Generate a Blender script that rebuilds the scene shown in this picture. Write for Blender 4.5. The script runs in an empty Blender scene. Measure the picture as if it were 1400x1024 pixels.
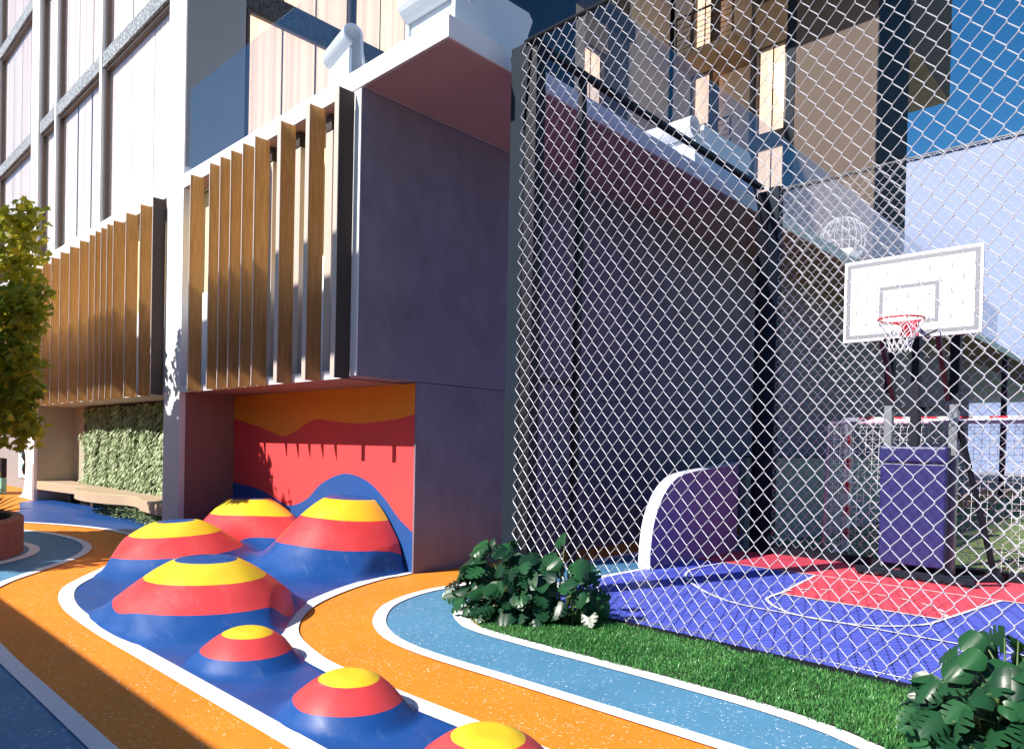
import bpy, math, random
from mathutils import Vector, Matrix, noise
R = math.radians
random.seed(7)

# ---------------------------------------------------------------- camera, sky, sun
scene = bpy.context.scene
cam_data = bpy.data.cameras.new("camera")
cam = bpy.data.objects.new("camera", cam_data)
scene.collection.objects.link(cam)
scene.camera = cam
cam_data.sensor_width = 36.0
cam_data.lens = 25.13
cam_data.shift_y = 0.0778
cam_data.clip_start = 0.05
cam_data.clip_end = 2000
cam.matrix_world = (Matrix.Translation((0, 0, 1.5)) @ Matrix.Rotation(0.7602755, 4, 'Z')
                    @ Matrix.Rotation(math.pi/2 - 0.01120678, 4, 'X') @ Matrix.Rotation(0.02118833, 4, 'Z'))

SUN_AZ = R(17)      # sunlight travels towards +Y, leaning to +X
SUN_EL = R(39.9)
world = bpy.data.worlds.new("World")
scene.world = world
world.use_nodes = True
wn = world.node_tree.nodes; wl = world.node_tree.links
sky = wn.new('ShaderNodeTexSky')
sky.sky_type = 'NISHITA'; sky.sun_disc = False
sky.sun_elevation = SUN_EL; sky.sun_rotation = math.pi + SUN_AZ
sky.air_density = 1.0; sky.dust_density = 0.3; sky.ozone_density = 2.0
hs = wn.new('ShaderNodeHueSaturation'); hs.inputs['Saturation'].default_value = 1.4; hs.inputs['Value'].default_value = 1.0
wl.new(sky.outputs[0], hs.inputs['Color']); wl.new(hs.outputs[0], wn['Background'].inputs[0])
wn['Background'].inputs[1].default_value = 0.074

sun_data = bpy.data.lights.new("sun", 'SUN')
sun_data.energy = 5.0
sun_data.angle = R(0.42)
sun_data.color = (1.0, 0.93, 0.84)
sun = bpy.data.objects.new("sun", sun_data)
scene.collection.objects.link(sun)
d = Vector((math.sin(SUN_AZ)*math.cos(SUN_EL), math.cos(SUN_AZ)*math.cos(SUN_EL), -math.sin(SUN_EL)))
sun.rotation_euler = d.to_track_quat('-Z', 'Y').to_euler()

scene.view_settings.view_transform = 'Standard'
scene.view_settings.look = 'None'
scene.view_settings.gamma = 1
scene.view_settings.exposure = 0.75
scene.render.engine = 'CYCLES'
scene.cycles.max_bounces = 8
scene.cycles.transparent_max_bounces = 16

# ---------------------------------------------------------------- helpers
COL = scene.collection

class MB:
    def __init__(self): self.v = []; self.f = []; self.m = []; self.a = []
    def add(self, vs, fs, mi=0):
        n = len(self.v); self.v += [tuple(p) for p in vs]
        self.f += [tuple(n+i for i in f) for f in fs]; self.m += [mi]*len(fs)
        return self
    def box(self, x0, x1, y0, y1, z0, z1, mi=0):
        vs = [(x0,y0,z0),(x1,y0,z0),(x1,y1,z0),(x0,y1,z0),(x0,y0,z1),(x1,y0,z1),(x1,y1,z1),(x0,y1,z1)]
        return self.add(vs, [(0,3,2,1),(4,5,6,7),(0,1,5,4),(1,2,6,5),(2,3,7,6),(3,0,4,7)], mi)
    def bar(self, a, b, w, h, up=(0,0,1), mi=0):
        a = Vector(a); b = Vector(b); t = (b-a).normalized(); up = Vector(up)
        s = t.cross(up)
        if s.length < 1e-4: s = t.cross(Vector((0,1,0)))
        s.normalize(); u = s.cross(t)
        vs = []
        for p in (a, b):
            for i, j in ((-1,-1),(1,-1),(1,1),(-1,1)): vs.append(p + s*(i*w/2) + u*(j*h/2))
        return self.add(vs, [(0,1,2,3),(4,7,6,5),(0,4,5,1),(1,5,6,2),(2,6,7,3),(3,7,4,0)], mi)
    def tube(self, pts, r, n=6, closed=False, mi=0, cap=True):
        pts = [Vector(p) for p in pts]; k = len(pts); vs = []; prev = None
        for i, p in enumerate(pts):
            if closed: t = pts[(i+1) % k]-pts[i-1]
            else: t = pts[min(i+1, k-1)]-pts[max(i-1, 0)]
            t.normalize()
            if prev is None:
                s = t.cross(Vector((0,0,1)))
                if s.length < 1e-3: s = t.cross(Vector((0,1,0)))
            else: s = prev - t*prev.dot(t)
            s.normalize(); prev = s; u = t.cross(s)
            rr = r[i] if isinstance(r, (list, tuple)) else r
            for j in range(n):
                a = 2*math.pi*j/n
                vs.append(p + s*(math.cos(a)*rr) + u*(math.sin(a)*rr))
        fs = []
        m = k if closed else k-1
        for i in range(m):
            for j in range(n):
                a = i*n+j; b = i*n+(j+1) % n; c = ((i+1) % k)*n+(j+1) % n; e = ((i+1) % k)*n+j
                fs.append((a, b, c, e))
        if cap and not closed:
            fs.append(tuple(range(n-1, -1, -1))); fs.append(tuple((k-1)*n+j for j in range(n)))
        return self.add(vs, fs, mi)
    def ext(self, poly, axis, a, b, mi=0):
        """extrude a 2-D polygon along an axis between a and b"""
        def P(u, v, w):
            return {0:(w,u,v), 1:(u,w,v), 2:(u,v,w)}[axis]
        n = len(poly)
        vs = [P(u,v,a) for u,v in poly]+[P(u,v,b) for u,v in poly]
        fs = [tuple(range(n-1,-1,-1)), tuple(range(n,2*n))]
        fs += [(i,(i+1)%n,n+(i+1)%n,n+i) for i in range(n)]
        return self.add(vs, fs, mi)
    def obj(self, name, mats, parent=None, smooth=False, bevel=0):
        me = bpy.data.meshes.new(name)
        me.from_pydata(self.v, [], self.f)
        if not isinstance(mats, (list, tuple)): mats = [mats]
        for m in mats: me.materials.append(m)
        if len(mats) > 1: me.polygons.foreach_set('material_index', self.m)
        import bmesh
        bm = bmesh.new(); bm.from_mesh(me)
        if len(bm.faces) < 20000: bmesh.ops.recalc_face_normals(bm, faces=bm.faces)
        bm.to_mesh(me); bm.free()
        if smooth: me.polygons.foreach_set('use_smooth', [True]*len(me.polygons))
        me.update()
        o = bpy.data.objects.new(name, me); COL.objects.link(o)
        if parent is not None: o.parent = parent
        if bevel:
            b = o.modifiers.new('bevel', 'BEVEL'); b.width = bevel; b.segments = 2; b.limit_method = 'ANGLE'
        return o

def tag(o, label=None, cat=None, group=None, kind=None):
    if label: o['label'] = label
    if cat: o['category'] = cat
    if group: o['group'] = group
    if kind: o['kind'] = kind
    return o

def thing(name, label, cat, loc=(0,0,0), group=None):
    o = bpy.data.objects.new(name, None); COL.objects.link(o)
    o.location = loc; o.empty_display_size = 0.2
    tag(o, label, cat, group)
    o['base'] = 1
    del o['base']
    return o

def place(part, root):
    """parent a mesh that was written in world coordinates"""
    part.parent = root
    part.matrix_parent_inverse = Matrix.Translation(root.location).inverted()
    return part

def part(mb, name, mat, root, smooth=False, bevel=0, label=None):
    o = mb.obj(name, mat, None, smooth, bevel)
    if root.type == 'EMPTY': place(o, root)
    else:
        o.parent = root
        t = root.parent.location if root.parent else Vector((0,0,0))
        # the parent part itself sits at the origin in world space, so no offset is needed
    if label: o['label'] = label
    return o

def catmull(pts, n=8, closed=False):
    out = []; k = len(pts)
    rng = range(k if closed else k-1)
    for i in rng:
        p = [pts[(i+j) % k] if closed else pts[min(max(i+j, 0), k-1)] for j in (-1,0,1,2)]
        for s in range(n):
            t = s/n
            out.append(tuple(0.5*((2*p[1][c])+(-p[0][c]+p[2][c])*t+(2*p[0][c]-5*p[1][c]+4*p[2][c]-p[3][c])*t*t
                             +(-p[0][c]+3*p[1][c]-3*p[2][c]+p[3][c])*t**3) for c in range(len(pts[0]))))
    if not closed: out.append(tuple(pts[-1]))
    return out

def ribbon(pts, w, z, mb=None, mi=0, closed=False):
    mb = mb or MB(); vs = []; k = len(pts)
    for i, p in enumerate(pts):
        a = pts[i-1] if (closed or i) else pts[0]; b = pts[(i+1) % k] if closed else pts[min(i+1, k-1)]
        t = Vector((b[0]-a[0], b[1]-a[1])).normalized(); nrm = Vector((-t.y, t.x))*w/2
        vs += [(p[0]+nrm.x, p[1]+nrm.y, z), (p[0]-nrm.x, p[1]-nrm.y, z)]
    fs = [(2*i+1, (2*i+3) % (2*k), (2*i+2) % (2*k), 2*i) for i in range(k if closed else k-1)]
    return mb.add(vs, fs, mi)

def flat(poly, z, mb=None, mi=0):
    mb = mb or MB()
    from mathutils.geometry import tessellate_polygon
    tris = tessellate_polygon([[Vector((x, y, 0)) for x, y in poly]])
    vs = [(x, y, z) for x, y in poly]
    fs = []
    for t in tris:
        a, b, c = [Vector(vs[i]) for i in t]
        fs.append(tuple(t) if (b-a).cross(c-a).z > 0 else (t[0], t[2], t[1]))
    return mb.add(vs, fs, mi)

# ---------------------------------------------------------------- materials
def mat(name, col, rough=0.6, metal=0.0, spec=0.5, noise_amt=0.0, noise_scale=5.0, bump=0.0, bump_scale=60.0, coat=0.0, coords='Object'):
    m = bpy.data.materials.new(name); m.use_nodes = True
    n = m.node_tree.nodes; l = m.node_tree.links; p = n['Principled BSDF']
    p.inputs['Base Color'].default_value = (*col, 1); p.inputs['Roughness'].default_value = rough
    p.inputs['Metallic'].default_value = metal
    p.inputs['Specular IOR Level'].default_value = spec
    p.inputs['Coat Weight'].default_value = coat
    tc = n.new('ShaderNodeTexCoord')
    if noise_amt:
        t = n.new('ShaderNodeTexNoise'); t.inputs['Scale'].default_value = noise_scale; t.inputs['Detail'].default_value = 6
        l.new(tc.outputs[coords], t.inputs['Vector'])
        r = n.new('ShaderNodeMapRange'); r.inputs[1].default_value = .3; r.inputs[2].default_value = .7
        r.inputs[3].default_value = 1-noise_amt; r.inputs[4].default_value = 1+noise_amt
        l.new(t.outputs[0], r.inputs[0])
        x = n.new('ShaderNodeVectorMath'); x.operation = 'SCALE'; x.inputs[0].default_value = col
        l.new(r.outputs[0], x.inputs['Scale']); l.new(x.outputs[0], p.inputs['Base Color'])
    if bump:
        t = n.new('ShaderNodeTexNoise'); t.inputs['Scale'].default_value = bump_scale; t.inputs['Detail'].default_value = 5
        l.new(tc.outputs[coords], t.inputs['Vector'])
        b = n.new('ShaderNodeBump'); b.inputs['Strength'].default_value = bump; b.inputs['Distance'].default_value = .01
        l.new(t.outputs[0], b.inputs['Height']); l.new(b.outputs[0], p.inputs['Normal'])
    return m

def rubber(name, col, fleck=(.85,.88,.9), amount=.5, size=38, variation=.10):
    """poured rubber granules with scattered pale flecks"""
    m = mat(name, col, .62, spec=.25, bump=.25, bump_scale=180)
    n = m.node_tree.nodes; l = m.node_tree.links; p = n['Principled BSDF']
    tc = n.new('ShaderNodeTexCoord')
    wob = n.new('ShaderNodeTexNoise'); wob.inputs['Scale'].default_value = 50
    l.new(tc.outputs['Object'], wob.inputs['Vector'])
    add = n.new('ShaderNodeMixRGB'); add.blend_type = 'LINEAR_LIGHT'; add.inputs[0].default_value = .03
    l.new(tc.outputs['Object'], add.inputs[1]); l.new(wob.outputs['Color'], add.inputs[2])
    v = n.new('ShaderNodeTexVoronoi'); v.inputs['Scale'].default_value = size
    l.new(add.outputs[0], v.inputs['Vector'])
    lt = n.new('ShaderNodeMath'); lt.operation = 'LESS_THAN'; lt.inputs[1].default_value = .24
    l.new(v.outputs['Distance'], lt.inputs[0])
    sep = n.new('ShaderNodeSeparateColor'); l.new(v.outputs['Color'], sep.inputs[0])
    big = n.new('ShaderNodeTexNoise'); big.inputs['Scale'].default_value = 2.2; big.inputs['Detail'].default_value = 3
    l.new(tc.outputs['Object'], big.inputs['Vector'])
    mul = n.new('ShaderNodeMath'); mul.operation = 'MULTIPLY'; l.new(sep.outputs[0], mul.inputs[0]); l.new(big.outputs[0], mul.inputs[1])
    gt = n.new('ShaderNodeMath'); gt.operation = 'GREATER_THAN'; gt.inputs[1].default_value = .5-.5*amount
    l.new(mul.outputs[0], gt.inputs[0])
    both = n.new('ShaderNodeMath'); both.operation = 'MULTIPLY'; l.new(lt.outputs[0], both.inputs[0]); l.new(gt.outputs[0], both.inputs[1])
    fine = n.new('ShaderNodeTexNoise'); fine.inputs['Scale'].default_value = 150; fine.inputs['Detail'].default_value = 3
    l.new(tc.outputs['Object'], fine.inputs['Vector'])
    mr = n.new('ShaderNodeMapRange'); mr.inputs[1].default_value = .3; mr.inputs[2].default_value = .7
    mr.inputs[3].default_value = 1-variation; mr.inputs[4].default_value = 1+variation
    l.new(fine.outputs[0], mr.inputs[0])
    sc = n.new('ShaderNodeVectorMath'); sc.operation = 'SCALE'; sc.inputs[0].default_value = col; l.new(mr.outputs[0], sc.inputs['Scale'])
    wn_ = n.new('ShaderNodeTexNoise'); wn_.inputs['Scale'].default_value = .9; wn_.inputs['Detail'].default_value = 9; wn_.inputs['Roughness'].default_value = .65
    l.new(tc.outputs['Object'], wn_.inputs['Vector'])
    wr_ = n.new('ShaderNodeMapRange'); wr_.inputs[1].default_value = .35; wr_.inputs[2].default_value = .68; wr_.inputs[3].default_value = .86; wr_.inputs[4].default_value = 1.06
    l.new(wn_.outputs[0], wr_.inputs[0])
    s2 = n.new('ShaderNodeVectorMath'); s2.operation = 'SCALE'; l.new(sc.outputs[0], s2.inputs[0]); l.new(wr_.outputs[0], s2.inputs['Scale'])
    mx = n.new('ShaderNodeMixRGB'); l.new(both.outputs[0], mx.inputs[0]); l.new(s2.outputs[0], mx.inputs[1]); mx.inputs[2].default_value = (*fleck, 1)
    l.new(mx.outputs[0], p.inputs['Base Color'])
    return m

M = {}
M['orange'] = rubber('orange_rubber', (.78,.25,.022), fleck=(.88,.66,.45), amount=.36, size=46)
M['lightblue'] = rubber('light_blue_rubber', (.085,.25,.41), fleck=(.62,.72,.8), amount=.36, size=44)
M['whiteline'] = mat('white_line_rubber', (.74,.75,.76), .7, noise_amt=.06, noise_scale=40, bump=.2, bump_scale=150)
M['blue'] = mat('deep_blue_rubber', (.008,.068,.27), .42, spec=.5, noise_amt=.12, noise_scale=3, bump=.12, bump_scale=220)
M['ground'] = mat('paving', (.24,.24,.25), .85, noise_amt=.15, noise_scale=3, bump=.3)
M['white'] = mat('white_render', (.80,.80,.80), .7, noise_amt=.02, noise_scale=2, bump=.08, bump_scale=90)
M['column'] = mat('white_column_paint', (.78,.78,.78), .65, noise_amt=.03, noise_scale=2)
M['soffit'] = mat('dusky_pink_soffit', (.38,.23,.23), .8, noise_amt=.03, noise_scale=3)
M['niche'] = mat('niche_side_plaster', (.26,.14,.13), .8, noise_amt=.04, noise_scale=3)
M['olive'] = mat('olive_grey_plaster', (.38,.34,.27), .85, noise_amt=.04, noise_scale=2)
M['cream'] = mat('cream_panel', (.85,.66,.36), .7, noise_amt=.03, noise_scale=2)
M['panelwhite'] = mat('white_parapet_panel', (.82,.84,.88), .4)
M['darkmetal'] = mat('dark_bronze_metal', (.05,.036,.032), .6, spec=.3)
M['frame'] = mat('window_frame_bronze', (.075,.055,.048), .5)
M['slate'] = mat('slate_powder_coat', (.012,.020,.032), .6, metal=.0, spec=.12, noise_amt=.05, noise_scale=6)
M['black'] = mat('black_steel', (.008,.010,.016), .55, spec=.25)
M['grey'] = mat('grey_steel', (.32,.34,.36), .35, metal=.6)
M['wire'] = mat('white_coated_wire', (.74,.75,.80), .35, metal=.3, spec=.6)
M['dbwhite'] = mat('white_board_paint', (.85,.86,.87), .4)
M['dbgrey'] = mat('grey_board_line', (.22,.23,.26), .5)
M['red'] = mat('red_paint', (.7,.03,.05), .4)
M['goalwhite'] = mat('white_goal_paint', (.82,.82,.82), .4)
M['net'] = mat('white_net_cord', (.8,.8,.82), .8)
M['pad'] = mat('indigo_vinyl_pad', (.022,.022,.125), .45, spec=.4, bump=.1, bump_scale=60)
M['bench'] = mat('sand_coloured_bench', (.46,.35,.24), .6, noise_amt=.03)
M['terracotta'] = mat('terracotta_planter', (.30,.13,.09), .75, noise_amt=.1, noise_scale=6, bump=.1)
M['soil'] = mat('soil', (.04,.028,.02), .95, noise_amt=.3, noise_scale=20, bump=.6)
M['bark'] = mat('bark', (.10,.075,.05), .9, noise_amt=.2, noise_scale=15, bump=.5)
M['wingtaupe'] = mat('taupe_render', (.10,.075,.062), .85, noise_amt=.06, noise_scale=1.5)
M['wingtan'] = mat('tan_render', (.66,.49,.35), .8, noise_amt=.1, noise_scale=1.2)
M['wingbrown'] = mat('brown_soffit', (.34,.22,.12), .7, noise_amt=.2, noise_scale=3)
M['towergrey'] = mat('grey_cladding', (.26,.26,.275), .7, noise_amt=.04, noise_scale=3)
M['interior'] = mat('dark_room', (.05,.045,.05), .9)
M['palebldg'] = mat('pale_blue_cladding', (.19,.245,.40), .6, noise_amt=.16, noise_scale=.05)
M['turf'] = mat('pale_turf', (.13,.19,.055), .9, noise_amt=.25, noise_scale=6, bump=.6, bump_scale=120)
M['lounger'] = mat('white_fibreglass', (.78,.80,.80), .35)
M['poster'] = mat('poster_white', (.8,.81,.82), .5)
M['grey_print'] = mat('grey_lettering', (.42,.43,.45), .6)

def concrete(name, col, warm):
    m = mat(name, col, .8, noise_amt=.13, noise_scale=1.6, bump=.25, bump_scale=35)
    n = m.node_tree.nodes; l = m.node_tree.links; p = n['Principled BSDF']
    tc = n.new('ShaderNodeTexCoord'); mp = n.new('ShaderNodeMapping'); mp.inputs['Scale'].default_value = (3,3,1.4)
    l.new(tc.outputs['Object'], mp.inputs[0])
    t = n.new('ShaderNodeTexNoise'); t.inputs['Scale'].default_value = 1.8; t.inputs['Detail'].default_value = 8; t.inputs['Roughness'].default_value = .65
    l.new(mp.outputs[0], t.inputs['Vector'])
    mr = n.new('ShaderNodeMapRange'); mr.inputs[1].default_value = .35; mr.inputs[2].default_value = .7
    mr.inputs[3].default_value = .90; mr.inputs[4].default_value = 1.10; l.new(t.outputs[0], mr.inputs[0])
    src = p.inputs['Base Color'].links[0].from_socket
    sc = n.new('ShaderNodeVectorMath'); sc.operation = 'SCALE'; l.new(src, sc.inputs[0]); l.new(mr.outputs[0], sc.inputs['Scale'])
    l.new(sc.outputs[0], p.inputs['Base Color'])
    # sparse pinholes
    v = n.new('ShaderNodeTexVoronoi'); v.inputs['Scale'].default_value = 14; l.new(tc.outputs['Object'], v.inputs['Vector'])
    lt = n.new('ShaderNodeMath'); lt.operation = 'LESS_THAN'; lt.inputs[1].default_value = .045; l.new(v.outputs['Distance'], lt.inputs[0])
    mx = n.new('ShaderNodeMixRGB'); l.new(lt.outputs[0], mx.inputs[0]); l.new(sc.outputs[0], mx.inputs[1]); mx.inputs[2].default_value = (col[0]*.55, col[1]*.55, col[2]*.55, 1)
    l.new(mx.outputs[0], p.inputs['Base Color'])
    return m
M['concrete'] = concrete('purple_grey_concrete', (.19,.155,.20), None)

def veneer():
    m = mat('thin_timber_veneer', (.50,.27,.10), .5)
    n = m.node_tree.nodes; l = m.node_tree.links; p = n['Principled BSDF']
    tc = n.new('ShaderNodeTexCoord'); mp = n.new('ShaderNodeMapping'); mp.inputs['Scale'].default_value = (25,25,1.5)
    l.new(tc.outputs['Object'], mp.inputs[0])
    t = n.new('ShaderNodeTexNoise'); t.inputs['Scale'].default_value = 2; t.inputs['Detail'].default_value = 6; l.new(mp.outputs[0], t.inputs['Vector'])
    cr = n.new('ShaderNodeValToRGB'); cr.color_ramp.elements[0].color = (.50,.35,.19,1); cr.color_ramp.elements[1].color = (.70,.52,.31,1)
    cr.color_ramp.elements[0].position = .3; cr.color_ramp.elements[1].position = .7
    l.new(t.outputs[0], cr.inputs[0]); l.new(cr.outputs[0], p.inputs['Base Color'])
    tr = n.new('ShaderNodeBsdfTranslucent'); l.new(cr.outputs[0], tr.inputs[0])
    mx = n.new('ShaderNodeMixShader'); mx.inputs[0].default_value = .8
    l.new(p.outputs[0], mx.inputs[1]); l.new(tr.outputs[0], mx.inputs[2]); l.new(mx.outputs[0], n['Material Output'].inputs[0])
    return m
M['veneer'] = veneer()
M['finedge'] = mat('pale_fin_edging', (.50,.43,.38), .6)

def glass(name, tint, base=.04, edge=.6):
    m = bpy.data.materials.new(name); m.use_nodes = True
    n = m.node_tree.nodes; l = m.node_tree.links
    n.remove(n['Principled BSDF'])
    t = n.new('ShaderNodeBsdfTransparent'); t.inputs[0].default_value = (*tint, 1)
    g = n.new('ShaderNodeBsdfGlossy'); g.inputs['Roughness'].default_value = .01
    lw = n.new('ShaderNodeLayerWeight'); lw.inputs[0].default_value = .5
    pw = n.new('ShaderNodeMath'); pw.operation = 'POWER'; pw.inputs[1].default_value = 4; l.new(lw.outputs['Facing'], pw.inputs[0])
    mr = n.new('ShaderNodeMapRange'); mr.inputs[3].default_value = base; mr.inputs[4].default_value = edge
    l.new(pw.outputs[0], mr.inputs[0])
    mx = n.new('ShaderNodeMixShader'); l.new(mr.outputs[0], mx.inputs[0]); l.new(t.outputs[0], mx.inputs[1]); l.new(g.outputs[0], mx.inputs[2])
    l.new(mx.outputs[0], n['Material Output'].inputs[0])
    return m
M['windowglass'] = glass('window_glass', (.97,.98,.98), .07, .9)
M['blueglass'] = glass('blue_tinted_glass', (.955,.97,.995), .05, .95)

def curtain(name, col, emit=0):
    m = mat(name, col, .9, spec=.1)
    n = m.node_tree.nodes; l = m.node_tree.links; p = n['Principled BSDF']
    tc = n.new('ShaderNodeTexCoord'); mp = n.new('ShaderNodeMapping'); mp.inputs['Scale'].default_value = (14,14,.12); l.new(tc.outputs['Object'], mp.inputs[0])
    t = n.new('ShaderNodeTexNoise'); t.inputs['Scale'].default_value = 1; t.inputs['Detail'].default_value = 5; l.new(mp.outputs[0], t.inputs['Vector'])
    cr = n.new('ShaderNodeValToRGB'); cr.color_ramp.elements[0].position = .33; cr.color_ramp.elements[1].position = .62
    cr.color_ramp.elements[0].color = (col[0]*.80, col[1]*.76, col[2]*.80, 1); cr.color_ramp.elements[1].color = (*col, 1)
    l.new(t.outputs[0], cr.inputs[0]); l.new(cr.outputs[0], p.inputs['Base Color'])
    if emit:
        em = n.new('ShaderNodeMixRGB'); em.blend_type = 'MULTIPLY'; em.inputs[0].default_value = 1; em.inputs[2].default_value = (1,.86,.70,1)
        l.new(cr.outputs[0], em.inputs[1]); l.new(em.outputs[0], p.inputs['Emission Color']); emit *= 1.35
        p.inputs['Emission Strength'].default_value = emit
    return m
M['curtain'] = curtain('cream_curtain', (.93,.82,.77))
M['glowcurtain'] = curtain('glowing_cream_curtain', (.80,.66,.54), .85)  # emission stands in for light coming through the cloth from behind

def granular(name, c0, c1, scale, p0=.4, p1=.6):
    m = mat(name, c0, .8)
    n = m.node_tree.nodes; l = m.node_tree.links; p = n['Principled BSDF']
    tc = n.new('ShaderNodeTexCoord'); t = n.new('ShaderNodeTexNoise'); t.inputs['Scale'].default_value = scale; t.inputs['Detail'].default_value = 3
    l.new(tc.outputs['Object'], t.inputs['Vector'])
    cr = n.new('ShaderNodeValToRGB'); cr.color_ramp.elements[0].color = (*c0,1); cr.color_ramp.elements[1].color = (*c1,1)
    cr.color_ramp.elements[0].position = p0; cr.color_ramp.elements[1].position = p1
    l.new(t.outputs[0], cr.inputs[0]); l.new(cr.outputs[0], p.inputs['Base Color'])
    return m
M['spandrel'] = granular('speckled_spandrel', (.09,.105,.13), (.36,.40,.44), 30)
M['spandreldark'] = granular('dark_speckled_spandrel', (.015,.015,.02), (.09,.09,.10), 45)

def leafmat(name, c0, c1, rough=.35, trans=.25, scale=4.0, spec=.5):
    m = mat(name, c0, rough, spec=spec)
    n = m.node_tree.nodes; l = m.node_tree.links; p = n['Principled BSDF']
    at = n.new('ShaderNodeAttribute'); at.attribute_name = 'shade'
    cr = n.new('ShaderNodeValToRGB'); cr.color_ramp.elements[0].color = (*c0,1); cr.color_ramp.elements[1].color = (*c1,1)
    l.new(at.outputs['Fac'], cr.inputs[0]); l.new(cr.outputs[0], p.inputs['Base Color'])
    tr = n.new('ShaderNodeBsdfTranslucent'); l.new(cr.outputs[0], tr.inputs[0])
    mx = n.new('ShaderNodeMixShader'); mx.inputs[0].default_value = trans
    l.new(p.outputs[0], mx.inputs[1]); l.new(tr.outputs[0], mx.inputs[2]); l.new(mx.outputs[0], n['Material Output'].inputs[0])
    return m
M['monstera'] = leafmat('monstera_leaf', (.009,.040,.022), (.028,.135,.042), .34, .2, spec=.4)
M['maple'] = leafmat('maple_leaf', (.13,.22,.02), (.75,.62,.04), .5, .5)
M['grass'] = leafmat('grass_blade', (.012,.14,.03), (.24,.60,.18), .35, .35)
M['greenwall'] = leafmat('wall_foliage', (.20,.30,.12), (.62,.70,.46), .5, .25)
M['agave'] = leafmat('agave_leaf', (.05,.09,.05), (.12,.18,.09), .45, .1)
M['stem'] = mat('green_stem', (.10,.16,.05), .5)

def shade_attr(o, vals):
    a = o.data.attributes.new('shade', 'FLOAT', 'POINT'); a.data.foreach_set('value', vals)

def banded():
    """rubber mounds painted in bands; the painted band of every vertex is stored in 'band'"""
    m = mat('banded_rubber', (.1,.1,.1), .40, spec=.5, bump=.1, bump_scale=220)
    n = m.node_tree.nodes; l = m.node_tree.links; p = n['Principled BSDF']
    at = n.new('ShaderNodeAttribute'); at.attribute_name = 'band'
    cr = n.new('ShaderNodeValToRGB'); cr.color_ramp.interpolation = 'CONSTANT'
    e = cr.color_ramp.elements
    blue = (.008,.068,.27,1)
    e[0].position = 0; e[0].color = blue
    e[1].position = .25; e[1].color = (.66,.055,.06,1)
    k = e.new(.5); k.color = (.85,.56,.025,1)
    k = e.new(.75); k.color = blue
    l.new(at.outputs['Fac'], cr.inputs[0])
    tc = n.new('ShaderNodeTexCoord'); t = n.new('ShaderNodeTexNoise'); t.inputs['Scale'].default_value = 3; t.inputs['Detail'].default_value = 7
    l.new(tc.outputs['Object'], t.inputs['Vector'])
    mr = n.new('ShaderNodeMapRange'); mr.inputs[1].default_value = .3; mr.inputs[2].default_value = .7; mr.inputs[3].default_value = .9; mr.inputs[4].default_value = 1.1
    l.new(t.outputs[0], mr.inputs[0])
    sc = n.new('ShaderNodeVectorMath'); sc.operation = 'SCALE'; l.new(cr.outputs[0], sc.inputs[0]); l.new(mr.outputs[0], sc.inputs['Scale'])
    mp = n.new('ShaderNodeMapping'); mp.inputs['Scale'].default_value = (3,9,3); mp.inputs['Rotation'].default_value = (0,0,.6); l.new(tc.outputs['Object'], mp.inputs[0])
    du = n.new('ShaderNodeTexNoise'); du.inputs['Scale'].default_value = 1.6; du.inputs['Detail'].default_value = 10; du.inputs['Roughness'].default_value = .7; l.new(mp.outputs[0], du.inputs['Vector'])
    dr = n.new('ShaderNodeMapRange'); dr.inputs[1].default_value = .56; dr.inputs[2].default_value = .80; dr.inputs[3].default_value = 0; dr.inputs[4].default_value = .16; l.new(du.outputs[0], dr.inputs[0])
    dm = n.new('ShaderNodeMixRGB'); dm.inputs[2].default_value = (.45,.50,.56,1); l.new(dr.outputs[0], dm.inputs[0]); l.new(sc.outputs[0], dm.inputs[1])
    l.new(dm.outputs[0], p.inputs['Base Color'])
    r2 = n.new('ShaderNodeMapRange'); r2.inputs[1].default_value = .35; r2.inputs[2].default_value = .65; r2.inputs[3].default_value = .32; r2.inputs[4].default_value = .5
    l.new(t.outputs[0], r2.inputs[0]); l.new(r2.outputs[0], p.inputs['Roughness'])
    return m
M['banded'] = banded()

def courtmat(name, col):
    m = mat(name, col, .55, spec=.3)
    n = m.node_tree.nodes; l = m.node_tree.links; p = n['Principled BSDF']
    tc = n.new('ShaderNodeTexCoord')
    br = n.new('ShaderNodeTexBrick'); br.offset = 0; br.inputs['Scale'].default_value = 1
    br.inputs['Brick Width'].default_value = .25; br.inputs['Row Height'].default_value = .25
    br.inputs['Mortar Size'].default_value = .005; br.inputs['Mortar Smooth'].default_value = .3
    br.inputs['Color1'].default_value = (*col,1); br.inputs['Color2'].default_value = (col[0]*.93,col[1]*.93,col[2]*.93,1)
    br.inputs['Mortar'].default_value = (col[0]*.3,col[1]*.3,col[2]*.35,1)
    l.new(tc.outputs['Object'], br.inputs[0])
    t = n.new('ShaderNodeTexNoise'); t.inputs['Scale'].default_value = 120; t.inputs['Detail'].default_value = 2; l.new(tc.outputs['Object'], t.inputs['Vector'])
    mr = n.new('ShaderNodeMapRange'); mr.inputs[1].default_value = .3; mr.inputs[2].default_value = .7; mr.inputs[3].default_value = .75; mr.inputs[4].default_value = 1.25
    l.new(t.outputs[0], mr.inputs[0])
    sc = n.new('ShaderNodeVectorMath'); sc.operation = 'SCALE'; l.new(br.outputs['Color'], sc.inputs[0]); l.new(mr.outputs[0], sc.inputs['Scale'])
    l.new(sc.outputs[0], p.inputs['Base Color'])
    b = n.new('ShaderNodeBump'); b.inputs['Strength'].default_value = .5; b.inputs['Distance'].default_value = .004
    l.new(t.outputs[0], b.inputs['Height']); l.new(b.outputs[0], p.inputs['Normal'])
    return m
M['courtblue'] = courtmat('blue_court_tile', (.095,.125,.60))
M['courtred'] = courtmat('red_court_tile', (.84,.09,.13))

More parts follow.
